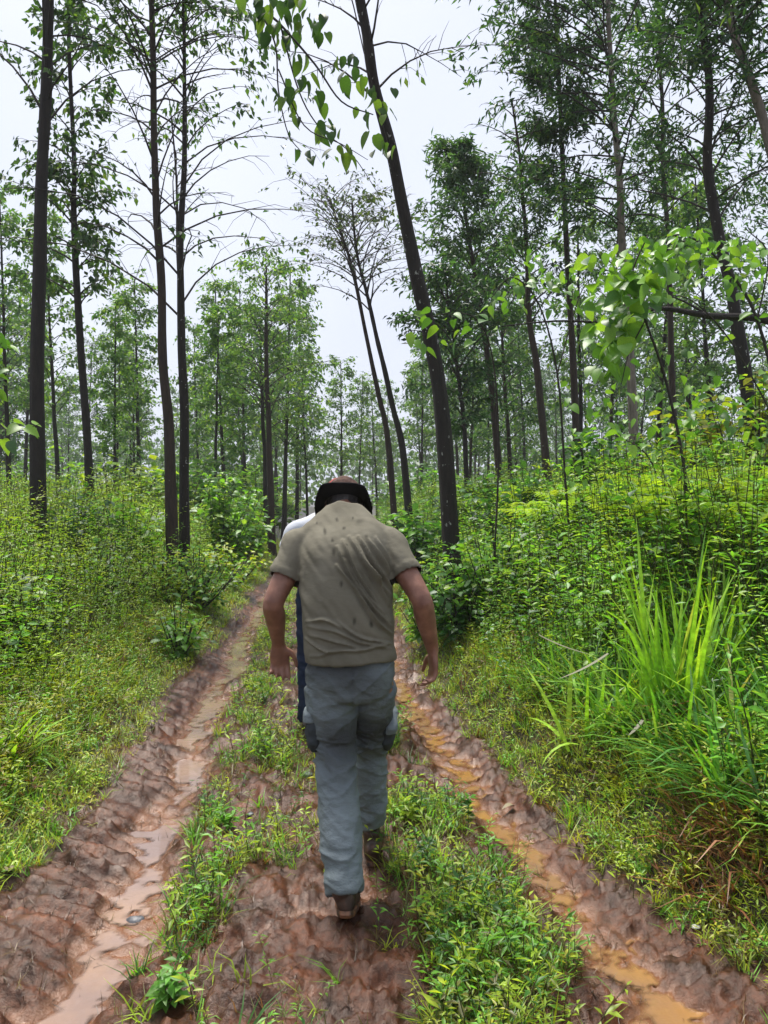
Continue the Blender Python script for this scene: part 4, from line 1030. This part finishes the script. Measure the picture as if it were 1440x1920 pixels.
def head(g, c, fw, upv, s=1.0):
    fw = nrm(np.asarray(fw, float)); upv = np.asarray(upv, float); upv = nrm(upv-fw*(upv@fw)); rt = np.cross(fw, upv)
    L = lambda x, y, z: c+rt*x*s+fw*y*s+upv*z*s
    loft(g, [L(0, .025, -.105), L(0, .022, -.075), L(0, .004, -.03), L(0, -.008, .02), L(0, -.008, .065), L(0, -.004, .10)],
         [.030*s, .052*s, .070*s, .077*s, .070*s, .040*s], [.038*s, .060*s, .086*s, .098*s, .090*s, .050*s], side=rt, k=4, n=22, caps=.5)
    loft(g, [L(0, .092, .01), L(0, .104, -.012), L(0, .112, -.032), L(0, .096, -.042)], [.008*s, .011*s, .015*s, .012*s], [.010*s, .012*s, .013*s, .008*s], side=rt, k=3, n=8)
    for sg in (-1, 1):
        loft(g, [L(sg*.074, -.002, .022), L(sg*.084, -.010, .008), L(sg*.082, -.008, -.014), L(sg*.073, .002, -.030)], [.006*s]*4, [.012*s, .017*s, .014*s, .008*s], side=rt, k=3, n=8)
        loft(g, [L(sg*.020, .088, .022), L(sg*.040, .080, .022)], [.006*s]*2, [.007*s]*2, side=upv, k=2, n=6)
    loft(g, [L(-.024, .090, -.064), L(0, .098, -.064), L(.024, .090, -.064)], [.005*s]*3, [.007*s]*3, side=upv, k=2, n=6)
    return L, rt, fw, upv

# cloth and skin materials
def cloth(name, c1, c2, sc=9, rough=.9, weave=900, stain_shade=None, bstr=.25):
    m, n, b = mat(name)
    nz = noise_node(n, sc, 5, rough=.6); c = ramp(n, nz.outputs['Fac'], [(.3, c1), (.7, c2)])
    if stain_shade:
        a = n.nodes.new('ShaderNodeAttribute'); a.attribute_name = 'stain_shade'; c = mixc(n, a.outputs['Fac'], c, stain_shade)
    n.links.new(c, b.inputs['Base Color']); b.inputs['Roughness'].default_value = rough; b.inputs['Specular IOR Level'].default_value = .2
    wv = noise_node(n, 260, 2); cr = noise_node(n, 28, 4, stretch=(1, 1, 1.8))
    s = n.nodes.new('ShaderNodeMath'); s.operation = 'MULTIPLY_ADD'; s.inputs[1].default_value = .12
    n.links.new(wv.outputs['Fac'], s.inputs[0]); n.links.new(cr.outputs['Fac'], s.inputs[2]); bump(n, b, s.outputs[0], bstr, .01)
    return m
M_SHIRT = cloth('olive_shirt_cloth', (.118, .108, .078), (.170, .158, .120), 6, stain_shade=(.032, .029, .021))
M_TROUS = cloth('grey_trouser_cloth', (.118, .142, .150), (.182, .216, .228), 5, rough=.75, stain_shade=(.038, .040, .043), bstr=.8)
M_WHITE = cloth('white_shirt_cloth', (.40, .42, .46), (.50, .52, .56), 6)
M_NAVY = cloth('navy_jeans', (.008, .012, .028), (.02, .03, .06), 8)
M_DARK = cloth('dark_trousers', (.012, .013, .015), (.025, .026, .03), 8)
M_GREYC = cloth('grey_green_shirt', (.10, .11, .09), (.15, .16, .13), 8)
M_HATD = cloth('black_hat_brim', (.006, .006, .007), (.013, .012, .013), 20)
M_HATC = cloth('brown_hat_crown', (.030, .017, .013), (.13, .075, .06), 45)
M_RED = cloth('red_cap_cloth', (.28, .06, .055), (.38, .10, .09), 20)
m, n, b = mat('tanned_skin'); nz = noise_node(n, 22, 6)
n.links.new(ramp(n, nz.outputs['Fac'], [(.25, (.14, .058, .036)), (.5, (.20, .088, .055)), (.75, (.28, .135, .088))]), b.inputs['Base Color']); b.inputs['Roughness'].default_value = .5
b.inputs['Subsurface Weight'].default_value = .08; b.inputs['Subsurface Radius'].default_value = (.02, .008, .004); bump(n, b, noise_node(n, 120, 2).outputs['Fac'], .15, .004); M_SKIN = m
m, n, b = mat('dark_hair'); nz = noise_node(n, 60, 3, stretch=(1, 1, .2)); n.links.new(ramp(n, nz.outputs['Fac'], [(.3, (.006, .004, .003)), (.7, (.02, .014, .01))]), b.inputs['Base Color']); b.inputs['Roughness'].default_value = .5; bump(n, b, nz.outputs['Fac'], .8, .01); M_HAIR = m
m, n, b = mat('brown_boot_leather'); nz = noise_node(n, 20, 5); n.links.new(ramp(n, nz.outputs['Fac'], [(.35, (.025, .015, .011)), (.6, (.055, .03, .02)), (.75, (.15, .07, .04))]), b.inputs['Base Color']); b.inputs['Roughness'].default_value = .5; bump(n, b, nz.outputs['Fac'], .5, .01); M_BOOT = m
M_PKT = cloth('dark_pocket_cloth', (.022, .026, .029), (.05, .058, .064), 8, bstr=.5)
m, n, b = mat('muddy_boot_sole'); nz = noise_node(n, 30, 5); n.links.new(ramp(n, nz.outputs['Fac'], [(.4, (.03, .02, .015)), (.6, (.20, .085, .04))]), b.inputs['Base Color']); b.inputs['Roughness'].default_value = .6; M_SOLE = m

def topx(V): return CX+V[:, 0]/V[:, 1]*FPX, HY-(V[:, 2]-CAMZ)/V[:, 1]*FPX
def boot(root, ank, heel, toe, s=1.0, top=.085):
    """heel / toe: ground contact points, ank: ankle centre"""
    g = Geo(); heel = np.asarray(heel); toe = np.asarray(toe); f = toe-heel; up = np.array([0, 0, 1.0]); side = nrm(np.cross(f, up)); upf = nrm(np.cross(side, f))
    L = lambda t, z: heel+f*t+upf*z*s
    loft(g, [L(.02, .055), L(.18, .058), L(.45, .052), (L(.72, .040)), L(.95, .032)], [.036*s, .040*s, .044*s, .050*s, .034*s], [.046*s, .050*s, .042*s, .032*s, .022*s], side=side, k=4, n=16, caps=.5)
    shin = nrm(np.asarray(ank)-L(.2, .06))
    loft(g, [L(.20, .05), L(.19, .05)+shin*.06*s, L(.19, .05)+shin*top*s], [.038*s, .039*s, .041*s], [.048*s, .043*s, .043*s], side=side, k=4, n=16, caps=.2)
    V, N, F = fuse(g, .007, 3)
    V = V+N*(.0025*vn3(V[:, 0]*40, V[:, 1]*40, V[:, 2]*25, 3))[:, None]
    b0 = np.array(root.location)
    o = link('boot', mesh_np('boot', V-b0, F, M_BOOT), root)
    g = Geo(); n = 24; th = np.linspace(0, 2*PI, n, endpoint=False); ring = []
    for z, k in ((0, .96), (.012, 1.03), (.024, 1.0)):
        t = .5-.5*np.cos(th); wdt = (.040+.014*smooth((t-.35)/.35))*np.sin(th)
        wdt = np.sign(np.sin(th))*np.abs(np.sin(th))**.6*(.040+.012*smooth((t-.4)/.3))
        ring.append(heel+f*((t-.5)*1.1*k+.5)[:, None]+side*(wdt*k*s)[:, None]+upf*z*s)
    V = np.vstack(ring+[heel[None]+f*.5, heel[None]+f*.5+upf*.024*s]); F = []
    for r in range(2):
        for j in range(n): a, b_ = r*n+j, r*n+(j+1) % n; F += [[a, b_, b_+n], [a, b_+n, a+n]]
    for j in range(n): F += [[3*n, (j+1) % n, j], [3*n+1, 2*n+j, 2*n+(j+1) % n]]
    link('sole', mesh_np('sole', V-b0, np.array(F), M_SOLE, False), o)

def person(label, J, s, shirt, trous, vox, hatkind, group, fold=None, pocket=False, shirt_w=(1, 1), loose=1.0, hem=None):
    """J: joints in world space"""
    base = (J['anL']+J['anR'])/2; base = base.copy(); base[2] = gz(base[0], base[1]); root = empty('person', base, label, 'person', group)
    X = np.array([1.0, 0, 0]); b0 = base
    # --- body, one skin
    g = Geo()
    loft(g, [J['pel']+[0, 0, -.06*s], J['pel'], J['wai'], J['che'], J['shc']+[0, 0, -.02], J['nek']+[0, 0, -.045*s]], np.array([.13, .165, .15, .17, .14, .045])*s, np.array([.09, .115, .105, .12, .085, .06])*s, k=4, caps=.5)
    loft(g, [J['nek']*.6+J['shc']*.4+[0, .02, -.02], J['nek']+[0, .01, -.008], J['hed']-nrm(J['hed']-J['nek'])*.05*s], [.062*s, .052*s, .052*s], [.060*s, .052*s, .056*s], k=3)
    Lh, rt, fw, upv = head(g, J['hed'], J['face'], J['headup'], s)
    for S in 'LR':
        sh, el, wr = J['sh'+S], J['el'+S], J['wr'+S]
        a1 = sh+(el-sh)*.5; f1 = el+(wr-el)*.3; f2 = el+(wr-el)*.7; sd = np.cross(nrm(wr-sh), [0, 1.0, 0])
        loft(g, [J['shc']+(sh-J['shc'])*.6, sh, a1, el, f1, f2, wr], np.array([.07, .064, .055, .046, .047, .036, .027])*s*J.get('arm', .94), np.array([.07, .064, .055, .044, .045, .034, .022])*s*J.get('arm', .94), side=sd, k=4, n=16, caps=.5)
        hand(g, wr, J['hd'+S], J['hn'+S], J['ht'+S], s*1.05, J.get('curl', .5))
        hp, kn, an = J['hp'+S], J['kn'+S], J['an'+S]
        loft(g, [hp+[0, 0, .03], hp+(kn-hp)*.4, kn, kn+(an-kn)*.35, an], np.array([.085, .075, .055, .055, .038])*s, np.array([.09, .08, .058, .06, .042])*s, k=4, n=14, caps=.5)
    V, N, F = fuse(g, vox, 2)
    link('body', mesh_np('body', V-b0, F, M_SKIN), root)
    # --- shirt
    g = Geo(); he = hem if hem is not None else J['pel']+[0, 0, .02]
    Wd = J.get('tw', [.188, .190, .186, .196, .182, .086]); Dp = J.get('td', [.150, .140, .140, .145, .105, .075])
    loft(g, [he, he+(J['wai']-he)*.5, J['wai'], J['che'], J['shc'], J['nek']+[0, 0, .008*s]], np.array(Wd)*s, np.array(Dp)*s, k=5, n=40, sup=2.3, caps=.12)
    shs = (J['shL']+[0, 0, -.012*s], J['shR']+[0, 0, -.012*s])
    cc_ = J['shc']+[0, 0, .016*s]
    loft(g, [shs[0], shs[0]*.45+cc_*.55+[0, 0, .014*s], cc_, shs[1]*.45+cc_*.55+[0, 0, .014*s], shs[1]], [.070*s, .080*s, .084*s, .080*s, .070*s], [.074*s, .088*s, .092*s, .088*s, .074*s], side=(0, 0, 1), k=5, n=20)
    ends = []
    for S in 'LR':
        sh, el = J['sh'+S], J['el'+S]; e = sh+(el-sh)*J.get('slv', .62); sd = np.cross(nrm(el-sh), [0, 1.0, 0])
        loft(g, [J['shc']+(sh-J['shc'])*.55+[0, 0, -.03*s], sh, sh+(e-sh)*.5, e], np.array([.080, .077, .074, .072])*s*loose, np.array([.085, .080, .077, .074])*s*loose, side=sd, k=5, n=20, caps=.12)
        ends.append((e, nrm(el-sh)))
    V, N, F = fuse(g, vox*.95, 9)
    cap = np.zeros(len(V), bool)
    for e, ax in ends: cap |= (((V-e)@ax > -.004) & (N@ax > .55) & (np.linalg.norm(V-e, axis=1) < .12*s))
    cap |= (V[:, 2] < he[2]+.01) & (N[:, 2] < -.75)
    disp = .003*vn3(V[:, 0]*14, V[:, 1]*14, V[:, 2]*10, 5); stain_shade = np.zeros(len(V))
    if fold: disp, stain_shade = fold(V, N, disp, stain_shade)
    V = V+N*disp[:, None]
    for e, ax in ends:     # hem band of the sleeve
        t = (V-e)@ax; near = (np.linalg.norm(V-e, axis=1) < .13*s); V = V+N*(np.where(near, .0022*np.exp(-((t+.022)/.010)**2), 0))[:, None]
    used, F2 = cutfaces(V, F, cap)
    link('shirt', mesh_np('shirt', V[used]-b0, F2, shirt, attrs={'stain_shade': stain_shade[used]}), root)
    # --- trousers
    g = Geo(); pl = J['pel']
    loft(g, [pl+[0, 0, .07*s], pl+[0, 0, 0], pl+[0, 0, -.08*s]], np.array([.165, .180, .165])*s, np.array([.125, .135, .12])*s, k=4, n=30, sup=2.3, caps=.3)
    for S in 'LR':
        hp, kn, an = J['hp'+S], J['kn'+S], J['an'+S]; tr = J.get('tr'+S, [.103, .095, .078, .080, .073, .062])
        sh_ = an+(kn-an)*J.get('cuff', .12)
        loft(g, [hp+[0, 0, .02], hp+(kn-hp)*.45, kn, kn+(an-kn)*.35, kn+(an-kn)*.7, sh_], np.array(tr)*s, np.array(tr)*s*1.05, k=5, n=24, caps=.15)
    V, N, F = fuse(g, vox*.9, 3)
    px_, py_ = topx(V)
    x_, y_, z_ = V[:, 0], V[:, 1], V[:, 2]; wx, wz = x_+.03*vn3(x_*8, y_*8, z_*8, 61), z_+.04*vn3(x_*7, y_*7, z_*7, 62)
    rdg = lambda u, v, w3, sd: (1-np.abs(vn3(u, v, w3, sd)))**3
    d = .008*(rdg(wx*5+wz*5, y_*6, wz*17-wx*9, 8)-.3)+.006*(rdg(wx*9-wz*4, y_*9, wz*26+wx*12, 9)-.3)+.003*vn3(x_*34, y_*34, z_*44, 10)
    for S in 'LR':
        kn, an, hp = J['kn'+S], J['an'+S], J['hp'+S]
        q = V-kn; w_ = np.exp(-((z_-kn[2]+.02)/.08)**2)*(np.linalg.norm(q[:, :2], axis=1) < .16)
        d = d+w_*.014*(rdg(wx*6, y_*6, (wz+.35*wx)*24, 12)-.35)
        zc = an[2]+(kn[2]-an[2])*.16; q = V-an; w_ = np.exp(-((z_-zc)/.075)**2)*(np.linalg.norm(q[:, :2], axis=1) < .16)
        d = d+w_*.018*(rdg(wx*8, y_*8, (wz-.25*wx*(1 if S == 'L' else -1))*27, 13)-.35)
        zs = kn[2]+.045; d = d+.006*np.exp(-((z_-zs+.15*(x_-kn[0]))/.007)**2)*(np.linalg.norm((V-kn)[:, :2], axis=1) < .15)*(1 if pocket else 0)
    if pocket: d = d-.007*np.exp(-((x_-pl[0]-.012)/.007)**2)*(z_ > pl[2]-.10)*(y_ < pl[1])
    st = np.clip(smooth((.55+.5*vn3(V[:, 0]*7, V[:, 1]*7, V[:, 2]*5, 14))*1.2)*smooth((V[:, 2]-base[2]-.45)/.25)*.95, 0, 1)  # seat and thighs painted darker: wet cloth plus shade put into the colour
    V = V+N*d[:, None]
    cap = np.zeros(len(V), bool)
    for S in 'LR':
        an, kn = J['an'+S], J['kn'+S]; cap |= (np.linalg.norm(V-(an+(kn-an)*J.get('cuff', .12)), axis=1) < .075*s) & (N@nrm(an-kn) > .8)
    used, F2 = cutfaces(V, F, cap)
    tro = link('trousers', mesh_np('trousers', V[used]-b0, F2, trous, attrs={'stain_shade': st[used]}), root)
    if pocket:
        for S, sg in (('L', -1), ('R', 1)):
            hp, kn = J['hp'+S], J['kn'+S]; c = hp+(kn-hp)*.66+np.array([sg*(.080 if S == 'L' else .072), -.005, 0]); g = Geo(); ax = nrm(hp-kn)
            loft(g, [c-ax*.085, c-ax*.05, c+ax*.04, c+ax*.075], [.018, .034, .028, .014], [.05, .064, .062, .05], side=X, k=4, n=20, sup=3, caps=.3)
            V, N, F = fuse(g, .007, 2); V = V+N*(.006*vn3(V[:, 0]*25, V[:, 1]*25, V[:, 2]*35, 5))[:, None]
            po = link('cargo_pocket', mesh_np('cargo_pocket', V-b0, F, M_PKT), tro)
            g = Geo(); f0 = c+ax*.062+X*sg*.012
            loft(g, [f0-ax*.022, f0+ax*.012], [.030, .024], [.068, .066], side=X, k=3, n=18, sup=3.5, caps=.3)
            V, N, F = fuse(g, .006, 2); V = V+N*(.006*vn3(V[:, 0]*22, V[:, 1]*22, V[:, 2]*30, 7))[:, None]
            link('flap', mesh_np('flap', V-b0, F, trous), po)
    # --- hair and headgear
    g = Geo()
    loft(g, [Lh(0, -.036, -.085), Lh(0, -.026, -.02), Lh(0, -.016, .02), Lh(0, -.012, .07), Lh(0, -.008, .10)], [.056*s, .074*s, .081*s, .075*s, .045*s], [.060*s, .082*s, .096*s, .092*s, .055*s], side=rt, k=4, n=22, caps=.4)
    loft(g, [Lh(0, -.060, -.02), Lh(0, -.072, -.070), Lh(0, -.066, -.112)], [.074*s, .068*s, .056*s], [.044*s, .042*s, .032*s], side=rt, k=4, n=20, caps=.6)
    V, N, F = fuse(g, .007, 1); V = V+N*(.003*vn3(V[:, 0]*90, V[:, 1]*90, V[:, 2]*90, 5))[:, None]
    link('hair', mesh_np('hair', V-b0, F, M_HAIR), root)
    if hatkind:
        hat = link('hat', hat_crown(Lh, s, b0, M_HATC if hatkind == 'brim' else M_RED), root)
        if hatkind == 'brim': link('brim', hat_brim(Lh, s, b0), hat)
        else: link('peak', cap_peak(Lh, s, b0), hat)
    for S in 'LR':
        boot(root, J['an'+S], J['he'+S], J['to'+S], s)
    return root
def ringmesh(rings, mt, close_top=True, b0=None):
    n = len(rings[0]); V = np.vstack(rings); F = []
    for r in range(len(rings)-1):
        for j in range(n): a, b_ = r*n+j, r*n+(j+1) % n; F.append([a, b_, b_+n, a+n])
    F = [np.array(F)]
    if close_top:
        V = np.vstack([V, rings[-1].mean(0)]); k = (len(rings)-1)*n
        F.append(np.array([[k+j, k+(j+1) % n, len(V)-1] for j in range(n)]))
    return mesh_np('hat', V-b0, F, mt)
TH = np.linspace(0, 2*PI, 40, endpoint=False)
def hat_crown(Lh, s, b0, mt):
    rings = []
    for z, k in ((.028, 1.0), (.045, 1.0), (.07, .985), (.095, .95), (.118, .86), (.130, .72), (.134, .4)):
        rings.append(np.array([Lh(.088*k*math.cos(t)*(1+.02*math.sin(5*t)), -.005+.106*k*math.sin(t), z-.012*(1-k)*math.cos(2*t)+.004*math.sin(3*t)*(k < .9)) for t in TH]))
    return ringmesh(rings, mt, True, b0)
def hat_brim(Lh, s, b0):
    """floppy brim, lifted at the back and turned down at both sides"""
    top, bot = [], []
    for k in np.linspace(0, 1, 6):
        ro = []
        for t in TH:
            sidew = abs(math.cos(t))**2.0; backw = max(0, -math.sin(t))
            z = .034-.052*k*k*sidew-.004*k+.028*k*backw**1.5-.012*k*max(0, math.sin(t))+.004*k*math.sin(3*t+1)
            sq = 1-.38*k; cs = math.copysign(abs(math.cos(t))**sq, math.cos(t)); sn = math.copysign(abs(math.sin(t))**sq, math.sin(t))
            sidew = max(0, abs(cs)-.7)/.3; z = .030-.050*k*k*sidew+.020*k*max(0, -sn)-.012*k*max(0, sn)+.003*k*math.sin(3*t+1)
            ro.append(Lh((.088+.050*k-.008*k*k*sidew)*cs, -.005+(.106+.060*k)*sn, z))
        top.append(np.array(ro))
    up = nrm(Lh(0, 0, 1)-Lh(0, 0, 0))
    rings = top+[r-up*.004 for r in top[::-1]]
    m = ringmesh(rings, M_HATD, False, b0); m.name = 'brim'; return m
def cap_peak(Lh, s, b0):
    rings = []
    for k in np.linspace(0, 1, 5):
        rings.append(np.array([Lh(.085*math.cos(t)*(1-.15*k), .085*math.sin(t)*1.0+.075*k*math.sin(t), .035-.02*k-.02*abs(math.cos(t))) for t in np.linspace(.25, PI-.25, 16)]))
    V = np.vstack(rings); V = np.vstack([V, V+np.array([0, 0, .004])]); F = []; n = 16; o = 5*n
    for r in range(4):
        for j in range(n-1): a = r*n+j; F += [[a, a+1, a+n+1, a+n], [o+a, o+a+n, o+a+n+1, o+a+1]]
    return mesh_np('peak', V-b0, np.array(F), M_RED)

# main walker -----------------------------------------------------------------------
def foot(a, d, dz=0): x = (a-CX)/FPX*d; return np.array([x, d, gz(x, d)+dz])
zr = foot(652, 2.72)
J = dict(
    pel=P(657, 1262, 3.06), wai=P(653, 1165, 3.06), che=P(648, 1062, 3.12), shc=P(645, 1003, 3.2), nek=P(645, 961, 3.27),
    hed=P(645, 957, 3.42), face=(.0, .88, -.47), headup=(0, .47, .88),
    shL=P(562, 1020, 3.17), elL=P(513, 1130, 3.06), wrL=P(522, 1208, 3.16), hdL=(.06, .10, -1), hnL=(.2, -1, 0), htL=(1, .1, -.1),
    shR=P(729, 1018, 3.17), elR=P(789, 1122, 3.02), wrR=P(812, 1222, 3.08), curl=.75, hdR=(.02, .05, -1), hnR=(-1, -.1, 0), htR=(-.25, .9, -.2),
    hpL=P(621, 1295, 3.06), knL=P(628, 1400, 3.06), anL=P(645, 1672, 2.80),
    hpR=P(700, 1295, 3.08), knR=P(694, 1400, 3.28), anR=P(696, 1530, 3.36),
    trL=[.104, .098, .082, .080, .078, .066], trR=[.092, .082, .072, .070, .066, .060], cuff=.0,
    heL=foot(648, 2.74, .045), toL=foot(654, 3.0, .0), heR=foot(698, 3.32, .0), toR=foot(703, 3.6, .0), slv=.60)
J['anR'][2] = gz(J['anR'][0], 3.36)+.14
FOLDS = [[(600, 440), (690, 640), (850, 880)], [(640, 420), (760, 620), (885, 770)], [(700, 420), (800, 600), (885, 720)],
         [(750, 430), (835, 560), (885, 640)], [(560, 590), (680, 740), (800, 930), (900, 1010)], [(570, 480), (640, 640), (770, 830), (890, 960)],
         [(380, 960), (560, 1000), (700, 1060), (900, 1100)], [(390, 1015), (600, 1070), (730, 1110)], [(400, 1150), (560, 1120), (740, 1105), (920, 1060)],
         [(560, 930), (700, 1030), (900, 1075)], [(375, 935), (500, 930), (600, 985)], [(670, 430), (780, 640), (880, 830)],
         [(620, 560), (740, 760), (880, 930)], [(800, 420), (860, 520), (890, 590)], [(370, 1040), (480, 1110), (560, 1130)]]
def fold_main(V, N, disp, stain_shade):
    qd = V[:, 0]*.80+V[:, 2]*.60; disp = disp+.007*vn3(qd*26, (V[:, 2]*.8-V[:, 0]*.6)*5, V[:, 1]*5, 77)+.003*vn3(qd*60, (V[:, 2]*.8-V[:, 0]*.6)*14, V[:, 1]*8, 78)
    a, b_ = topx(V); backside = smooth((-N[:, 1]+.1)*2); cr = np.stack([(a-460)*3.273, (b_-880)*3.273], 1)
    wob = 7*vn3(V[:, 0]*20, V[:, 1]*20, V[:, 2]*20, 31); cr = cr+wob[:, None]
    for k, f in enumerate(FOLDS):
        p = catmull(np.array([(x, y) for x, y in f], float), 8); best = np.full(len(V), 1e9); tt = np.zeros(len(V))
        for i in range(len(p)-1):
            e = p[i+1]-p[i]; L2 = e@e; t = np.clip(((cr-p[i])@e)/L2, 0, 1); q = p[i]+t[:, None]*e
            dd = np.linalg.norm(cr-q, axis=1); m_ = dd < best; best = np.where(m_, dd, best); tt = np.where(m_, (i+t)/(len(p)-1), tt)
        w_ = 9.5; env = np.sin(PI*np.clip(tt*.86+.07, 0, 1))
        amp = 2.6 if abs(f[-1][1]-f[0][1]) > 200 else 1.5
        disp = disp+amp*backside*env*(.0165*np.exp(-(best/w_)**2)-.006*np.exp(-(best/(w_*2.2))**2))
    for (sx, sy, rx, ry) in [(490, 385, 10, 22), (550, 515, 13, 28), (603, 363, 10, 12), (565, 312, 9, 14), (535, 440, 9, 12), (670, 935, 10, 26), (702, 325, 22, 22), (745, 420, 10, 14), (440, 330, 6, 9), (660, 300, 6, 8), (620, 470, 5, 10), (585, 700, 8, 18), (770, 950, 12, 20)]:
        stain_shade = np.maximum(stain_shade, backside*np.exp(-(((cr[:, 0]-sx)/rx)**2+((cr[:, 1]-sy)/ry)**2)**1.5)*(.9 if rx < 20 else .5))
    # damp patch near the hem
    stain_shade = np.maximum(stain_shade, .35*backside*smooth((cr[:, 1]-1110)/60)*smooth(.5+vn3(V[:, 0]*6, V[:, 1]*6, V[:, 2]*6, 3)))
    return disp, stain_shade
person('man in olive T-shirt, grey cargo trousers and dark brimmed hat walking away along the track', J, 1.0, M_SHIRT, M_TROUS, .0064, 'brim',
       'walkers on the track', fold=fold_main, pocket=True, loose=.92, hem=P(656, 1238, 3.05))

def stand(cxp, d, h=1.0, stride=.28, lean_=.12, headx=0, armL=(-.25, .0), zoff=0):
    """joints of a walker seen from behind centred on pixel column cxp at distance d"""
    x = (cxp-CX)/FPX*d; z0 = gz(x, d); o = np.array([x, d, z0])
    A = lambda a, b_, c: o+np.array([a, b_, c])*h
    return dict(pel=A(0, 0, .98), wai=A(0, .03, 1.12), che=A(.01, .07, 1.30), shc=A(.02+headx*.3, .11, 1.44), nek=A(.03+headx*.5, .14, 1.50), hed=A(.04+headx, .20, 1.62),
        face=(0, .95, -.25), headup=(0, .25, 1), shL=A(-.19, .10, 1.41), elL=A(-.235, .05, 1.14), wrL=A(-.21, .14, .90), hdL=(.05, .15, -1), hnL=(1, 0, 0), htL=(.2, 1, 0),
        shR=A(.21, .10, 1.41), elR=A(.27, .02, 1.15), wrR=A(.25, .10, .90), hdR=(0, .15, -1), hnR=(-1, 0, 0), htR=(-.2, 1, 0),
        hpL=A(-.09, 0, .92), knL=A(-.10, -.02, .50), anL=A(-.10, -stride, .10), hpR=A(.09, 0, .92), knR=A(.10, .14, .50), anR=A(.10, stride*.6, .10),
        heL=A(-.10, -stride-.04, .03), toL=A(-.11, -stride+.22, 0), heR=A(.10, stride*.6-.05, 0), toR=A(.11, stride*.6+.22, 0), slv=.45, cuff=.05,
        trL=[.095, .085, .072, .068, .062, .058], trR=[.095, .085, .072, .068, .062, .058])
J2 = stand(606, 5.1, 1.0, headx=.05, stride=.05); J2['shL'] = P(556, 996, 5.1); J2['elL'] = P(522, 1075, 5.1); J2['wrL'] = P(566, 1100, 5.4); J2['hdL'] = (.6, .8, .1)
person('person in white shirt and navy jeans walking just ahead of the man in olive', J2, 1.0, M_WHITE, M_NAVY, .016, 'cap', 'walkers on the track', hem=J2['pel']+[0, 0, .06])
J3 = stand(592, 8.6, .92, headx=.14)
person('person in grey shirt and dark trousers farthest ahead, mostly hidden by the others', J3, .96, M_GREYC, M_DARK, .022, None, 'walkers on the track')
